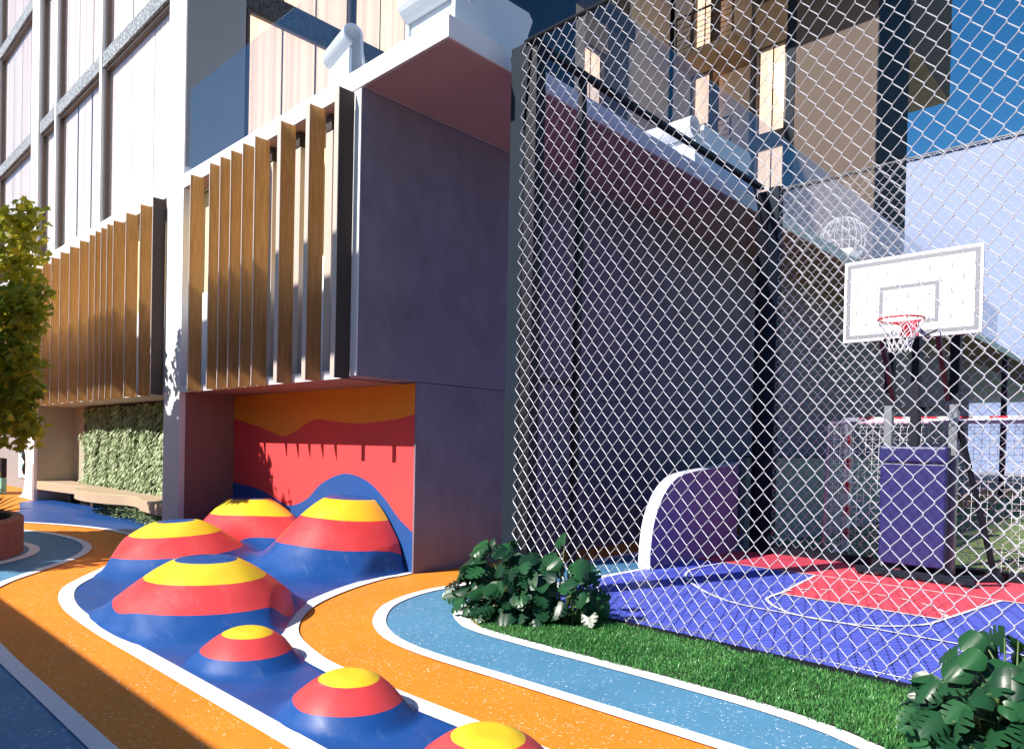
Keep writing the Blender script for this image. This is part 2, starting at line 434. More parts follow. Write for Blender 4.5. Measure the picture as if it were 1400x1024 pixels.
# ---------------------------------------------------------------- ground and paths
tag(flat([(-400,-400),(400,-400),(400,600),(-400,600)], 0).obj('ground', M['ground']), kind='structure')
tag(flat([(-40,-7),(8,-7),(8,5.03),(-4.9,5.03),(-4.9,40),(-6.47,40),(-6.47,5.3),(-40,5.3)], .004).obj('orange_path', M['orange']), kind='structure')

C1 = [(4,1.84),(-2,1.84),(-3.17,1.84),(-4.82,1.83),(-5.9,1.82),(-6.6,1.84),(-7.1,1.88),(-7.6,1.98),(-8.05,2.14),(-8.5,2.42),(-9.1,2.84),(-9.8,3.25),
      (-10.6,3.62),(-11.5,3.90),(-12.0,3.95),(-12.88,3.85),(-13.83,3.53),(-14.54,3.12),(-15.2,2.5),(-15.6,1.5),(-15.8,0),(-15.8,-3)]
C1 = catmull(C1, 8)
C2 = catmull([(-6.55,5.19),(-6.50,5.0),(-6.47,4.73),(-6.23,4.13),(-5.86,3.52),(-5.44,3.10),(-5.0,2.82),(-4.48,2.66),(-4.03,2.60),(-3.34,2.60),(-2.3,2.62),(0,2.62),(4,2.62)], 8)
C3 = catmull([(-5.75,14),(-5.72,9),(-5.66,7.2),(-5.63,5.9),(-5.62,5.17),(-5.58,4.59),(-5.36,4.05),(-5.0,3.66),(-4.64,3.43),(-4.26,3.31),(-3.81,3.28),(-3.1,3.31),(-2.23,3.34),(-1.0,3.36),(4,3.36)], 8)
C4 = catmull([(-4.87,9.9),(-4.87,7.51),(-4.94,6.31),(-4.97,5.53),(-4.92,4.75),(-4.72,4.34),(-4.40,4.10),(-4.12,4.01),(-3.55,4.0),(-2.7,4.03),(-1.85,4.03),(-1.4,3.97),(-1.14,3.88),(-.6,3.7),(.2,3.4),(1.4,3.37)], 8)
C6 = catmull([(4,1.14),(-3.8,1.14),(-5.88,1.14),(-7.2,1.20),(-8.0,1.38),(-8.67,1.70),(-9.22,2.12),(-9.89,2.64),(-10.56,2.98),(-11.19,3.14),(-11.87,3.17),(-12.69,3.07),(-13.31,2.85),(-13.9,2.4),(-14.4,1.5),(-14.6,0),(-14.6,-3)], 8)
lb = MB()
flat(C3 + [(4,3.40),(1.4,3.39)] + C4[::-1] + [(-4.87,14)], .008, lb)
flat(C6 + [(-14.6,-7),(4,-7)], .008, lb)
tag(lb.obj('light_blue_path', M['lightblue']), kind='structure')
wl_ = MB()
for c, w in ((C1,.125),(C2,.14),(C3,.11),(C4,.13),(C6,.10)): ribbon(c, w, .016, wl_)
ring = [(-11.4+1.84*math.cos(a), .7+1.84*math.sin(a)) for a in [2*math.pi*i/72 for i in range(72)]]
ribbon(ring, .12, .016, wl_, closed=True)
tag(wl_.obj('path_lines', M['whiteline']), kind='structure')

# blue play surface: flat part at the left
k0 = [i for i, p in enumerate(C1) if p[0] < -9.9][0]
flatblue = [p for p in C1[k0-1:] if p[1] > 1.0]
flatblue = [(-9.8,5.19),(-9.8,3.25)] + [p for p in C1 if p[0] < -9.85 and p[0] > -15.0] + [(-15.6,2.9),(-17,3.6),(-19,4.0),(-19.4,4.3),(-19.4,5.19)]
tag(flat(flatblue, .008).obj('blue_rubber_path', M['blue']), kind='structure')

# ---------------------------------------------------------------- play mounds: one rolling height field, split mound by mound
# (x, y, height, rx, ry, rot, kind)
MOUNDS = [
 dict(n='M1', c=(-6.05,2.62), h=.53, rx=1.12, ry=.98, rot=0, big=1),
 dict(n='M2', c=(-8.66,3.38), h=.54, rx=1.12, ry=1.02, rot=R(18), big=1),
 dict(n='M3', c=(-9.55,4.72), h=.74, rx=1.32, ry=1.02, rot=0, big=1),
 dict(n='M4', c=(-7.42,4.98), h=.88, rx=1.12, ry=1.28, rot=0, big=1),
 dict(n='A', c=(-4.62,2.29), h=.235, rx=.42, ry=.39, rot=0, big=0),
 dict(n='B', c=(-3.36,2.26), h=.235, rx=.42, ry=.39, rot=0, big=0),
 dict(n='C', c=(-2.26,2.26), h=.235, rx=.42, ry=.39, rot=0, big=0),
]
def mprof(m, x, y):
    dx = x-m['c'][0]; dy = y-m['c'][1]
    ca = math.cos(m['rot']); sa = math.sin(m['rot'])
    u = (dx*ca+dy*sa)/m['rx']; v = (-dx*sa+dy*ca)/m['ry']
    r2 = u*u+v*v
    if r2 >= 1: return 0.0
    if m['big']:
        p = (1-r2)**2*(1+.35*r2)
        return p
    return (1-r2)**1.2
EDGE = [p for p in C1 if p[0] > -12.5] ; EDGE2 = [p for p in C2 if p[1] < 5.2]
def segd(poly, x, y):
    best = 9
    for (ax, ay), (bx, by) in zip(poly, poly[1:]):
        if min(abs(ax-x), abs(bx-x)) > 1.6 and min(ax,bx) > x+1 or max(ax,bx) < x-1: continue
        ex, ey = bx-ax, by-ay; L = ex*ex+ey*ey or 1e-9
        t = min(1, max(0, ((x-ax)*ex+(y-ay)*ey)/L)); dd = (x-ax-t*ex)**2+(y-ay-t*ey)**2
        if dd < best: best = dd
    return math.sqrt(best)
def inpoly(poly, x, y):
    c = False
    for (ax, ay), (bx, by) in zip(poly, poly[1:]+poly[:1]):
        if (ay > y) != (by > y) and x < (bx-ax)*(y-ay)/(by-ay)+ax: c = not c
    return c
AREA = [p for p in C1[::-1] if -9.8 < p[0] < 3.9] + [(3.9,2.62)] + [p for p in C2[::-1] if p[1] < 5.2] + [(-6.47,5.19),(-9.8,5.19)]
def smooth(t): t = min(1, max(0, t)); return t*t*(3-2*t)
def height(x, y, edge):
    ps = [mprof(m, x, y) for m in MOUNDS]
    z = sum((p if p < .90 else .90+.02*(1-math.exp(-(p-.90)/.03)))*m['h'] for p, m in zip(ps, MOUNDS))
    rg = math.exp(-((x+8.45)/.6)**2-((y-5.0)/.5)**2)
    z += .20*rg
    # low swell joining the big hills
    z += .07*math.exp(-((x+7.9)/1.3)**2-((y-3.9)/.8)**2)
    return z*smooth(edge/.16+.0)*1.0 if edge < .16 else z, ps
STEP = .03
nx = int((3.9+9.8)/STEP)+1; ny = int((5.19-1.80)/STEP)+1
xs = [-9.8+i*STEP for i in range(nx)]; ys = [1.80+j*(5.19-1.80)/(ny-1) for j in range(ny)]
H = {}; BAND = {}; OWN = {}
for i, x in enumerate(xs):
    for j, y in enumerate(ys):
        if x > -1.6 and y > 2.7: continue
        if not inpoly(AREA, x, y):
            e = min(segd(EDGE, x, y), segd(EDGE2, x, y) if x > -7 else 9)
            if e > .06: continue
            e = 0
        else: e = min(segd(EDGE, x, y), segd(EDGE2, x, y) if x > -7 else 9)
        z, ps = height(x, y, e)
        H[i, j] = z
        bigs = sum(ps[:4])+.30*math.exp(-((x+8.45)/.6)**2-((y-5.0)/.5)**2); sm = max(ps[4:])
        wob = .03*noise.noise(Vector((x*1.1, y*1.1, 3)))
        if sm > .02:
            b = .1 if sm < .36 else (.375 if sm < .80 else .6)
            s = sm
            # piecewise-linear map so that colour boundaries land on .25 / .5
            b = s/.36*.25 if s < .36 else (.25+(s-.36)/(.80-.36)*.25 if s < .80 else min(.7, .5+(s-.80)*.8))
        else:
            s = bigs+wob
            b = s/.31*.25 if s < .31 else (.25+(s-.31)/.35*.25 if s < .66 else (.5+(s-.66)/.26*.25 if s < .92 else min(.99, .75+(s-.92))))
        BAND[i, j] = max(0, b)
        k = max(range(len(ps)), key=lambda q: ps[q])
        OWN[i, j] = k if ps[k] > .03 else -1
def nrm(i, j):
    z = H[i, j]; dyv = ys[1]-ys[0]
    zx = (H.get((i+1, j), z)-H.get((i-1, j), z))/(2*STEP); zy = (H.get((i, j+1), z)-H.get((i, j-1), z))/(2*dyv)
    return Vector((-zx, -zy, 1)).normalized()
cells = {}
for (i, j) in H:
    if (i+1, j) in H and (i, j+1) in H and (i+1, j+1) in H:
        cells.setdefault(OWN[i, j], []).append((i, j))
MLAB = {
 0: 'nearest of the four large mounds, with blue top above yellow and red bands',
 1: 'leftmost large rubber mound beside the orange path and the shaded white column',
 2: 'large rubber mound at the back left, against the maroon side wall of the painted niche',
 3: 'tall rubber mound at the back right, rising against the painted niche wall',
 4: 'small domed rubber bump with a yellow cap nearest to the large mounds',
 5: 'middle small domed rubber bump with a yellow cap between the white path lines',
 6: 'small domed rubber bump cut off by the bottom edge of the photo',
}
for k, cl in cells.items():
    idx = {}; mb = MB(); ba = []; no = []
    for (i, j) in cl:
        q = []
        for (a, b) in ((i, j), (i+1, j), (i+1, j+1), (i, j+1)):
            if (a, b) not in idx:
                idx[a, b] = len(mb.v); mb.v.append((xs[a], ys[b], .009+H[a, b])); ba.append(BAND[a, b]); no.append(nrm(a, b))
            q.append(idx[a, b])
        mb.f.append(tuple(q)); mb.m.append(0)
    me = bpy.data.meshes.new('play_mound' if k >= 0 else 'play_surface')
    me.from_pydata(mb.v, [], mb.f); me.materials.append(M['banded'])
    me.polygons.foreach_set('use_smooth', [True]*len(me.polygons))
    at = me.attributes.new('band', 'FLOAT', 'POINT'); at.data.foreach_set('value', ba)
    me.normals_split_custom_set_from_vertices(no)
    o = bpy.data.objects.new('play_mound' if k >= 0 else 'play_surface', me); COL.objects.link(o)
    if k < 0: tag(o, kind='structure')
    else: tag(o, MLAB[k], 'play mound', 'large banded play mounds' if k < 4 else 'small banded play bumps')

# ---------------------------------------------------------------- podium building
pod = thing('podium_building', 'long low podium with timber fins, white roof slab and purple grey concrete side wall', 'building', (-12,4.4,0))
FY = 4.37
ROOF = 5.49
sl = MB().box(-34,-5.08, FY,60, 5.285,ROOF)
part(sl, 'roof_slab', M['white'], pod)
so = MB().box(-6.44,-5.10, FY+.02,59, 5.270,5.282); so.box(-11.06,-6.50, FY+.02,4.60, 5.270,5.282); so.box(-19.3,-11.74,FY+.02,4.6,5.27,5.282)
part(so, 'soffit', M['soffit'], pod)
# side wall: upper storey reaches further forward than the base
up = MB().box(-6.75,-6.47, 4.38,33.1, 2.216,5.268)
part(up, 'side_wall', M['concrete'], pod)
part(MB().box(-6.75,-6.471, 4.368,4.379, 2.22,5.262), 'sunlit_strip', M['white'], pod)  # white strip over the concrete end, imitates sunlight on that face
lo = MB().box(-6.75,-6.474, 5.195,33.1, 0,2.208)
part(lo, 'base_wall', M['concrete'], pod)
# columns of the facade
for x0, x1, dep in ((-11.72,-11.08,5.40), (-20.05,-19.42,5.40)):
    c = MB().box(x0, x1, 4.36, dep, 0, 5.60)
    part(c, 'column', M['column'], pod, bevel=.006)
fl = MB()   # flared foot of the far column
prof = [(0,0),(.5,.0),(.32,.08),(.18,.22),(.08,.45),(0,.8)]
for a, b in zip(prof, prof[1:]): pass
fl.ext([(-20.04,.85),(-20.10,.45),(-20.22,.22),(-20.42,.08),(-20.75,0.02),(-19.44,.02),(-19.44,.85)], 1, 4.34, 4.9)
part(fl, 'column_foot', M['column'], pod)
# niche side plaster faces (beside the mural and beside the green wall)
part(MB().box(-11.078,-11.06, 4.44,5.19, 0,2.2), 'niche_side', M['niche'], pod)
part(MB().box(-19.418,-19.40, 4.44,5.19, 0,2.2), 'niche_side', M['olive'], pod)
# lower slab of the overhanging box
for (x0, x1, mm) in ((-11.06,-6.755,'niche'), (-19.40,-11.74,'olive'), (-34,-20.07,'olive')):
    part(MB().box(x0, x1, FY+.003, 5.6, 2.2, 2.29), 'overhang_slab', M[mm], pod)
    part(MB().box(x0, x1, FY-.012, FY, 2.2, 2.30), 'fascia_strip', M['white'], pod)
    part(MB().box(x0, x1, 4.66, 4.72, 3.735, 5.26), 'backing_panel', M['cream'], pod)
    part(MB().box(x0, x1, 4.62, 4.66, 2.30, 3.73), 'parapet_panel', M['panelwhite'], pod)
for x in (-7.29, -8.0, -8.68, -10.1, -12.4, -13.2):
    mu = part(MB().box(x-.07, x+.07, 4.50, 4.615, 2.32, 5.08), 'mullion', M['finedge'], pod)
    part(MB().box(x-.06, x+.06, 4.49, 4.6, 5.085, 5.26), 'mullion_bracket', M['darkmetal'], pod)
# back walls of the niches
part(MB().box(-19.4,-11.74, 5.22,5.6, 0,2.195), 'back_wall', M['olive'], pod)
part(MB().box(-34,-20.07, 5.15,5.6, 0,2.195), 'back_wall', M['towergrey'], pod)
# painted mural
oc = catmull([(-11.06,1.85),(-10.45,1.75),(-9.9,1.65),(-9.55,1.58),(-9.24,1.62),(-8.85,1.76),(-8.57,1.81),(-7.95,1.76),(-7.47,1.75),(-6.87,1.79),(-6.47,1.85)], 8)
bc = catmull([(-11.06,.83),(-10.53,.80),(-10.06,.75),(-9.52,.62),(-9.21,.60),(-8.82,.72),(-8.45,.95),(-7.93,1.10),(-7.44,1.04),(-7.06,.85),(-6.77,.63),(-6.47,.47)], 8)
def interp(c, x):
    for a, b in zip(c, c[1:]):
        if a[0] <= x <= b[0]: return a[1]+(b[1]-a[1])*(x-a[0])/max(1e-9, b[0]-a[0])
    return c[-1][1] if x > c[-1][0] else c[0][1]
mu = MB(); N = 160
mxs = [-11.058+(11.058-6.5)*i/N for i in range(N+1)]
vs = []
for x in mxs: vs += [(x,5.194,0),(x,5.194,interp(bc,x)),(x,5.194,interp(oc,x)),(x,5.194,2.198)]
mu.add(vs, [])
for i in range(N):
    for k in range(3):
        a = i*4+k; mu.f.append((a, a+4, a+5, a+1)); mu.m.append(k)
M['muralred'] = mat('mural_red', (.66,.055,.06), .6, noise_amt=.03); M['muralorange'] = mat('mural_orange', (.80,.27,.02), .6, noise_amt=.03)
M['muralblue'] = mat('mural_blue', (.008,.068,.27), .6, noise_amt=.05)
m_o = part(mu, 'painted_wall', [M['muralblue'], M['muralred'], M['muralorange']], pod, label='niche wall painted with orange, red and deep blue waves')
part(MB().box(-11.06,-6.76, 5.20,5.5, 0,2.195), 'back_wall', M['niche'], pod)

FINS = [-23.2,-22.6,-21.9,-21.26,-20.66,-19.88,-19.3,-18.67,-18.0,-17.34,-16.69,-16.05,-15.41,-14.83,-14.49,-14.17,-13.85,-13.53,-12.91,-12.26,-11.74,
        -10.33,-9.70,-9.38,-9.07,-8.74,-8.42,-7.79,-7.155,-6.575]
fin_mesh = None
fa = 0.0
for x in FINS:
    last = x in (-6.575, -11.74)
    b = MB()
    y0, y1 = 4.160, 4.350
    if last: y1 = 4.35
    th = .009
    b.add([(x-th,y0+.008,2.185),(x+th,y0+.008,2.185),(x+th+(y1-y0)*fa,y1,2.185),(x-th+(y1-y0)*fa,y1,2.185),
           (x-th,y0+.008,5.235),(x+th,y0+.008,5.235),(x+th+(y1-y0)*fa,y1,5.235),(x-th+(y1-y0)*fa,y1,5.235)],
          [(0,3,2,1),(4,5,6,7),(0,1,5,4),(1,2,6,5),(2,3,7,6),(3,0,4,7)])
    f = part(b, 'fin', M['darkmetal'] if last else M['veneer'], pod)  # end fins coloured dark to imitate the missing bounced light
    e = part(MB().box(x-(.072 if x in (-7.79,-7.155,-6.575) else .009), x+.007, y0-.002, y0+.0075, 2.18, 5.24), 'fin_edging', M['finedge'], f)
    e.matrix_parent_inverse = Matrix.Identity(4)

# ---------------------------------------------------------------- windows of the towers
def folded(mb, axis, c, a, b, z0, z1, step=.09, amp=.008):
    n = max(2, int((b-a)/step*3)); vs = []
    for i in range(n+1):
        t = a+(b-a)*i/n; o = amp*math.sin(i*2*math.pi/3+.4)*(0.6+.8*random.random())
        for z in (z0, z1): vs.append((t, c+o, z) if axis == 1 else (c+o, t, z))
    mb.add(vs, [(2*i,2*i+2,2*i+3,2*i+1) for i in range(n)])

def window(root, axis, c, a, b, z0, z1, inward, cm, splits=1, gap=.02, fr=.05, depth=.12, room=.5, fmat='frame'):
    """window in the plane axis=c spanning a..b; inward is the sign of the direction into the building"""
    def bx(mb, p0, p1, q0, q1, r0, r1):
        d0, d1 = sorted((c+inward*q0, c+inward*q1))
        if axis == 1: mb.box(p0, p1, d0, d1, r0, r1)
        else: mb.box(d0, d1, p0, p1, r0, r1)
    f = MB()
    bx(f, a, a+fr, 0, depth, z0, z1); bx(f, b-fr, b, 0, depth, z0, z1)
    bx(f, a+fr, b-fr, 0, depth, z0, z0+fr); bx(f, a+fr, b-fr, 0, depth, z1-fr, z1)
    fo = part(f, 'window', M[fmat], root)
    g = MB(); cc = c+inward*depth*.5
    q = [(a+fr, z0+fr), (b-fr, z0+fr), (b-fr, z1-fr), (a+fr, z1-fr)]
    g.add([(u, cc, w) if axis == 1 else (cc, u, w) for u, w in q], [(0,1,2,3)])
    part(g, 'pane', M['windowglass'], fo)
    s = (b-a-2*fr)/splits
    for i in range(splits):
        cu = MB(); folded(cu, axis, c+inward*(depth+.025), a+fr+i*s+gap*random.uniform(.3,1), a+fr+(i+1)*s-gap*random.uniform(.3,1), z0+.02, z1)
        part(cu, 'curtain', M[cm], fo)
    return fo

tw = thing('main_tower', 'tall tower over the podium with curtained windows between bright white columns', 'building', (-15,4.5,0))
core = MB().box(-34,-11.95, 5.0,17.8, ROOF+.002,19)
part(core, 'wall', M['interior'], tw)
for x0, x1 in ((-11.72,-11.08), (-20.05,-19.42)):
    part(MB().box(x0, x1, 4.36, 4.8, 5.605, 19), 'column', M['column'], tw, bevel=.006)
part(MB().box(-11.6,-11.10, 4.81, 5.30, ROOF+.002, 19), 'side_panel', M['towergrey'], tw)
part(MB().box(-11.079,-11.068, 4.375,4.808, 5.61, 19), 'side_panel', M['towergrey'], tw)
TR = ((5.54,8.44),(8.74,11.64),(11.94,14.8))
for z0, z1 in TR:
    for a, b, n in ((-15.01,-11.73,3), (-18.02,-15.15,3), (-19.40,-18.16,2)):
        window(tw, 1, 4.44, a, b, z0, z1, 1, 'curtain', n, gap=.02, depth=.08)
    for a, b, n in ((-23.6,-20.07,4), (-27.3,-23.8,4)):
        window(tw, 1, 4.44, a, b, z0, z1, 1, 'curtain', n, gap=.02, depth=.08)
for z0, z1 in ((8.45,8.73),(11.65,11.93)):
    part(MB().box(-19.41,-11.73, 4.39,4.8, z0, z1), 'spandrel', M['spandrel'], tw)
    part(MB().box(-34,-20.06, 4.39,4.8, z0, z1), 'spandrel', M['spandrel'], tw)
for x in (-15.08,-18.09,-23.7):
    part(MB().box(x-.065, x+.065, 4.375, 4.62, 5.5, 18), 'mullion', M['column'], tw)
part(MB().box(-19.41,-11.73, 4.376,4.7, ROOF+.002, 5.535), 'sill', M['white'], tw)
# face turned towards the court
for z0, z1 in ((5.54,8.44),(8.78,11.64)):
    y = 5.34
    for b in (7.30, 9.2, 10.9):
        window(tw, 0, -11.14, y, b, z0, z1, -1, 'glowcurtain', 3, gap=.02, depth=.08)
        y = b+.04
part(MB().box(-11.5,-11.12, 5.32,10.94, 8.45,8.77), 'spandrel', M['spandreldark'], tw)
part(MB().box(-11.5,-11.10, 10.95,13.6, ROOF+.002,19), 'side_panel', M['slate'], tw)
part(MB().box(-11.5,-11.12, 13.601,14.0, ROOF+.002,19), 'side_panel', M['wingtan'], tw)
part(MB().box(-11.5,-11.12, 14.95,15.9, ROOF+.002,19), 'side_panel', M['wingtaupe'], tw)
part(MB().box(-11.5,-11.12, 14.0,14.95, 11.6,12.3), 'spandrel', M['wingbrown'], tw)
part(MB().box(-11.5,-11.0, 13.61,16.0, 12.31,12.75), 'spandrel', M['darkmetal'], tw)
window(tw, 0, -11.16, 14.01, 14.94, 8.9, 11.59, -1, 'glowcurtain', 2, gap=.03)
window(tw, 0, -11.16, 14.01, 14.94, 12.80, 15.2, -1, 'glowcurtain', 2, gap=.03)
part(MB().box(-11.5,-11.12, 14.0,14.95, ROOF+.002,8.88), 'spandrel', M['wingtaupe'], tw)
part(MB().box(-11.5,-11.06, 15.901,17.8, ROOF+.002,19), 'side_panel', M['wingtan'], tw)
part(MB().box(-34,-11.0, 4.8,17.8, 19.001,19.3), 'roof', M['white'], tw)

wing = thing('rear_wing', 'taupe rear wing with balconies and a lit curtained window behind the fence', 'building', (-8,18,0))
WY = 18.0
def wbox(name, x0, x1, y0, y1, z0, z1, m): return part(MB().box(x0, x1, y0, y1, z0, z1), name, M[m], wing)
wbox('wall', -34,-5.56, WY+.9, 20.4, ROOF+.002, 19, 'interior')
wbox('wall', -11.04,-10.5, WY,WY+.89, ROOF+.002,19,'wingtan')
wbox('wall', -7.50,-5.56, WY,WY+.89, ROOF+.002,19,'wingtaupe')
wbox('corner_pier', -5.555,-5.53, WY-.01,20.41, ROOF+.002,19,'slate')
wbox('wall', -9.86,-8.72, WY+.5,WY+.89, ROOF+.002,12.0,'wingtan')
wbox('wall', -9.86,-8.72, WY+.5,WY+.89, 12.2,15.5,'wingtan')
wbox('balcony_slab', -10.5,-8.72, WY-.9,WY+.88, 12.001,12.19,'wingbrown')
wbox('balcony_slab', -10.5,-8.72, WY-.9,WY+.88, 8.9,9.1,'wingbrown')
wbox('soffit', -9.9,-5.9, WY-2.6,WY-.001, 14.0,14.35,'wingbrown')
wbox('spandrel', -10.49,-9.87, WY+.02,WY+.8, 12.2,12.42,'darkmetal')
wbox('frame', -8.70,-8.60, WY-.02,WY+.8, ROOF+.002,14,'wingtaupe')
wbox('frame', -7.72,-7.51, WY-.02,WY+.8, ROOF+.002,14,'slate')
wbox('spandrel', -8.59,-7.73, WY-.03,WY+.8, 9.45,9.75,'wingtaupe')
wbox('spandrel', -8.59,-7.73, WY-.03,WY+.8, 12.05,13.2,'wingbrown')
window(wing, 1, WY+.02, -8.58,-7.74, 9.76,12.04, 1, 'glowcurtain', 2, gap=.03)
window(wing, 1, WY+.02, -8.58,-7.74, 6.6,9.44, 1, 'glowcurtain', 2, gap=.03)
window(wing, 1, WY+.04, -10.48,-9.88, 9.3,12.0, 1, 'glowcurtain', 1, gap=.03)
window(wing, 1, WY+.04, -10.48,-9.88, 12.43,15.4, 1, 'glowcurtain', 2, gap=.03)
for z in (12.19, 9.1):
    rl = MB()
    rl.bar((-10.45,WY-.86,z+1.0),(-8.75,WY-.86,z+1.0),.04,.04)
    for q in range(1,7): rl.bar((-10.45,WY-.86,z+q*.14),(-8.75,WY-.86,z+q*.14),.012,.012)
    for x in (-10.45,-10.0,-9.4,-8.8): rl.bar((x,WY-.86,z),(x,WY-.86,z+1.0),.03,.03,up=(0,1,0))
    part(rl, 'railing', M['darkmetal'], wing)
# raised part beyond, open underneath
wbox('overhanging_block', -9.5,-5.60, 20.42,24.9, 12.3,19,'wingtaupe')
wbox('soffit', -9.49,-5.61, 20.43,24.89, 12.26,12.298,'wingbrown')

# ---------------------------------------------------------------- glass balustrades on the podium roof
bal = thing('glass_balustrade', 'blue tinted glass balustrade along the front edge of the roof slab', 'balustrade', (-8,4.4,ROOF))
x = -11.06
while x < -5.2:
    x2 = min(x+1.98, -5.12)
    part(MB().box(x, x2, 4.40, 4.414, ROOF+.003, 6.73), 'glass_panel', M['blueglass'], bal)
    x = x2+.012
bal2 = thing('glass_balustrade', 'blue tinted glass balustrade running back above the court side of the slab', 'balustrade', (-5.1,12,ROOF))
y = 4.42
while y < 30:
    part(MB().box(-5.134,-5.12, y, y+1.98, ROOF+.003, 6.80), 'glass_panel', M['blueglass'], bal2)
    y += 1.992

# white roof loungers
def sheet(mb, line, th, x0, x1):
    """curved sheet: a polyline in the Y-Z plane given a thickness and run along X"""
    n = len(line); L = []; Rr = []
    for i in range(n):
        a = Vector(line[max(i-1, 0)]); b = Vector(line[min(i+1, n-1)]); t = (b-a).normalized(); q = Vector((-t.y, t.x))*th/2
        p = Vector(line[i]); L.append(tuple(p+q)); Rr.append(tuple(p-q))
    poly = L+Rr[::-1]; m = len(poly)
    vs = [(x0, y, z) for y, z in poly]+[(x1, y, z) for y, z in poly]
    fs = []
    for i in range(n-1):
        a, b, c, e = i, i+1, m-2-i, m-1-i
        fs += [(a, b, c, e), (m+e, m+c, m+b, m+a)]
    fs += [(k, m+k, m+(k+1) % m, (k+1) % m) for k in range(m)]
    mb.add(vs, fs)
def lounger(label, x0, x1, y0, depth, hgt, r, sides, rot=0):
    t = thing('roof_lounger', label, 'lounger', ((x0+x1)/2, y0, ROOF), 'white roof loungers')
    z = ROOF+.004; line = [(y0+.42, z), (y0+.36, z+.22), (y0+.31, z+hgt*.62)]
    cy, cz = y0+.30-r, z+hgt-r
    for i in range(15):
        a = math.radians(10)+math.radians(255)*i/14
        line.append((cy+r*math.cos(a), cz+r*math.sin(a)))
    mb = MB(); sheet(mb, line, .03, x0, x1)
    o = part(mb, 'curled_backrest', M['lounger'], t, smooth=False)
    part(MB().box(x0+.03, x1-.03, y0+.16, y0+.20, z, z+hgt*.66), 'front_panel', M['lounger'], t, bevel=.01)
    if sides:
        sd = [(y0+.12, z), (y0+.13, z+hgt*.60), (y0+.36, z+hgt*.60), (y0+.38, z+hgt*.95), (y0+depth*.6, z+hgt*.97), (y0+depth*.95, z+hgt), (y0+depth, z+hgt*.9), (y0+depth*.94, z+hgt*.62), (y0+depth*.97, z+hgt*.5), (y0+depth*.88, z)]
        part(MB().ext(sd, 0, x1-.028, x1+.03), 'side_panel', M['lounger'], t, bevel=.008)
        part(MB().ext(sd, 0, x0-.03, x0+.028), 'side_panel', M['lounger'], t, bevel=.008)
        part(MB().box(x0+.03, x1-.03, y0+.44, y0+depth*.9, z+.25, z+.33), 'seat', M['lounger'], t)
    t.rotation_euler.z = rot
    return t
lounger('small white curled lounger on the roof slab edge, in front of the curtained windows', -7.70, -7.0, 4.46, .42, .72, .10, False, R(-12))
lounger('large white lounger at the roof corner with a broad grey shaded side', -6.05, -5.32, 4.50, 1.25, .68, .14, True)
lounger('white lounger far back on the roof edge seen through the fence', -6.5, -5.36, 9.2, 1.95, .86, .14, True)

egg = thing('hanging_chair', 'white wire egg chair on the roof edge seen through the fence', 'chair', (-6.0,17.3,ROOF))
eg = MB()
for k in range(10):
    a0 = math.pi*k/10
    eg.tube([(-6.0+.5*math.cos(a0)*math.sin(t), 17.3+.5*math.sin(a0)*math.sin(t), 6.42+.55*math.cos(t)) for t in [math.pi*2*i/20 for i in range(20)]], .006, 4, closed=True)
for zz in (-.35,-.1,.15,.35):
    rr = math.sqrt(1-(zz/.55)**2)
    eg.tube([(-6.0+.5*rr*math.cos(a), 17.3+.5*rr*math.sin(a), 6.42+zz) for a in [2*math.pi*i/20 for i in range(20)]], .006, 4, closed=True)
part(eg, 'shell', M['goalwhite'], egg)
part(MB().ext([(-6.35,6.1),(-6.15,5.95),(-5.85,5.95),(-5.65,6.1),(-5.7,6.18),(-6.3,6.18)], 1, 17.05, 17.55), 'cushion', M['goalwhite'], egg)
part(MB().tube([(-6.0,17.3,ROOF+.01),(-6.0,17.3,5.82)], .05, 10), 'leg', M['grey'], egg)

# slab supports further back along the arcade
for y in (32.5, 40.0):
    a = thing('arcade_post', 'black steel post carrying the far roof slab, %s' % ('seen right of the backboard' if y < 35 else 'farther back of the two'), 'post', (-5.2,y,0), 'black arcade posts')
    part(MB().box(-5.3,-5.12, y-.1,y+.1, .02,5.26), 'shaft', M['black'], a, bevel=.01)
    part(MB().box(-5.38,-5.04, y-.18,y+.18, 0,.02), 'base_plate', M['black'], a)

# ---------------------------------------------------------------- opposite building (behind the camera): casts the foreground shade
opp = thing('opposite_building', 'grey building opposite the podium, outside the photo, casting the long foreground shadow', 'building', (-12,-8,0))
OY = -2.5
t17 = math.tan(SUN_AZ); kz = math.tan(SUN_EL)/math.cos(SUN_AZ)
oz = (1.54-OY)*kz
part(MB().box(-40, 9, OY-8, OY, 0, oz), 'wall', M['towergrey'], opp)
for i in range(14):
    part(MB().box(-38+i*3.3, -36.2+i*3.3, OY+.002, OY+.03, .9, 2.6), 'window', M['frame'], opp)
gx = (4.37-OY)*t17
z0 = 2.23+(4.37-OY)*kz; z1 = 3.60+(4.30-OY)*kz
for x0, x1 in ((-40,-20.1-gx), (-19.4-gx,-11.74-gx), (-11.06-gx,-6.40-gx)):
    part(MB().box(x0, x1, OY-.1, OY, z0+.1*kz, z1), 'fin_shade_slab', M['white'], opp)  # unseen slab, added only to cast a band of shade on the fins
for xx in (-39, -13.95, -13.05): part(MB().box(xx-.05, xx+.05, OY-.09, OY-.01, oz, z0+.08), 'shade_slab_post', M['grey'], opp)  # added supports for the unseen shade slabs

# far pale building beyond the court
far = thing('distant_building', 'pale blue distant block behind the backboard, flat topped', 'building', (10,84,0))
part(MB().box(-21.7, 45, 80, 96, 0, 31.2), 'wall', M['palebldg'], far)
part(MB().box(-21.9, 45.2, 79.8, 96.2, 31.201, 31.5), 'parapet', M['palebldg'], far)

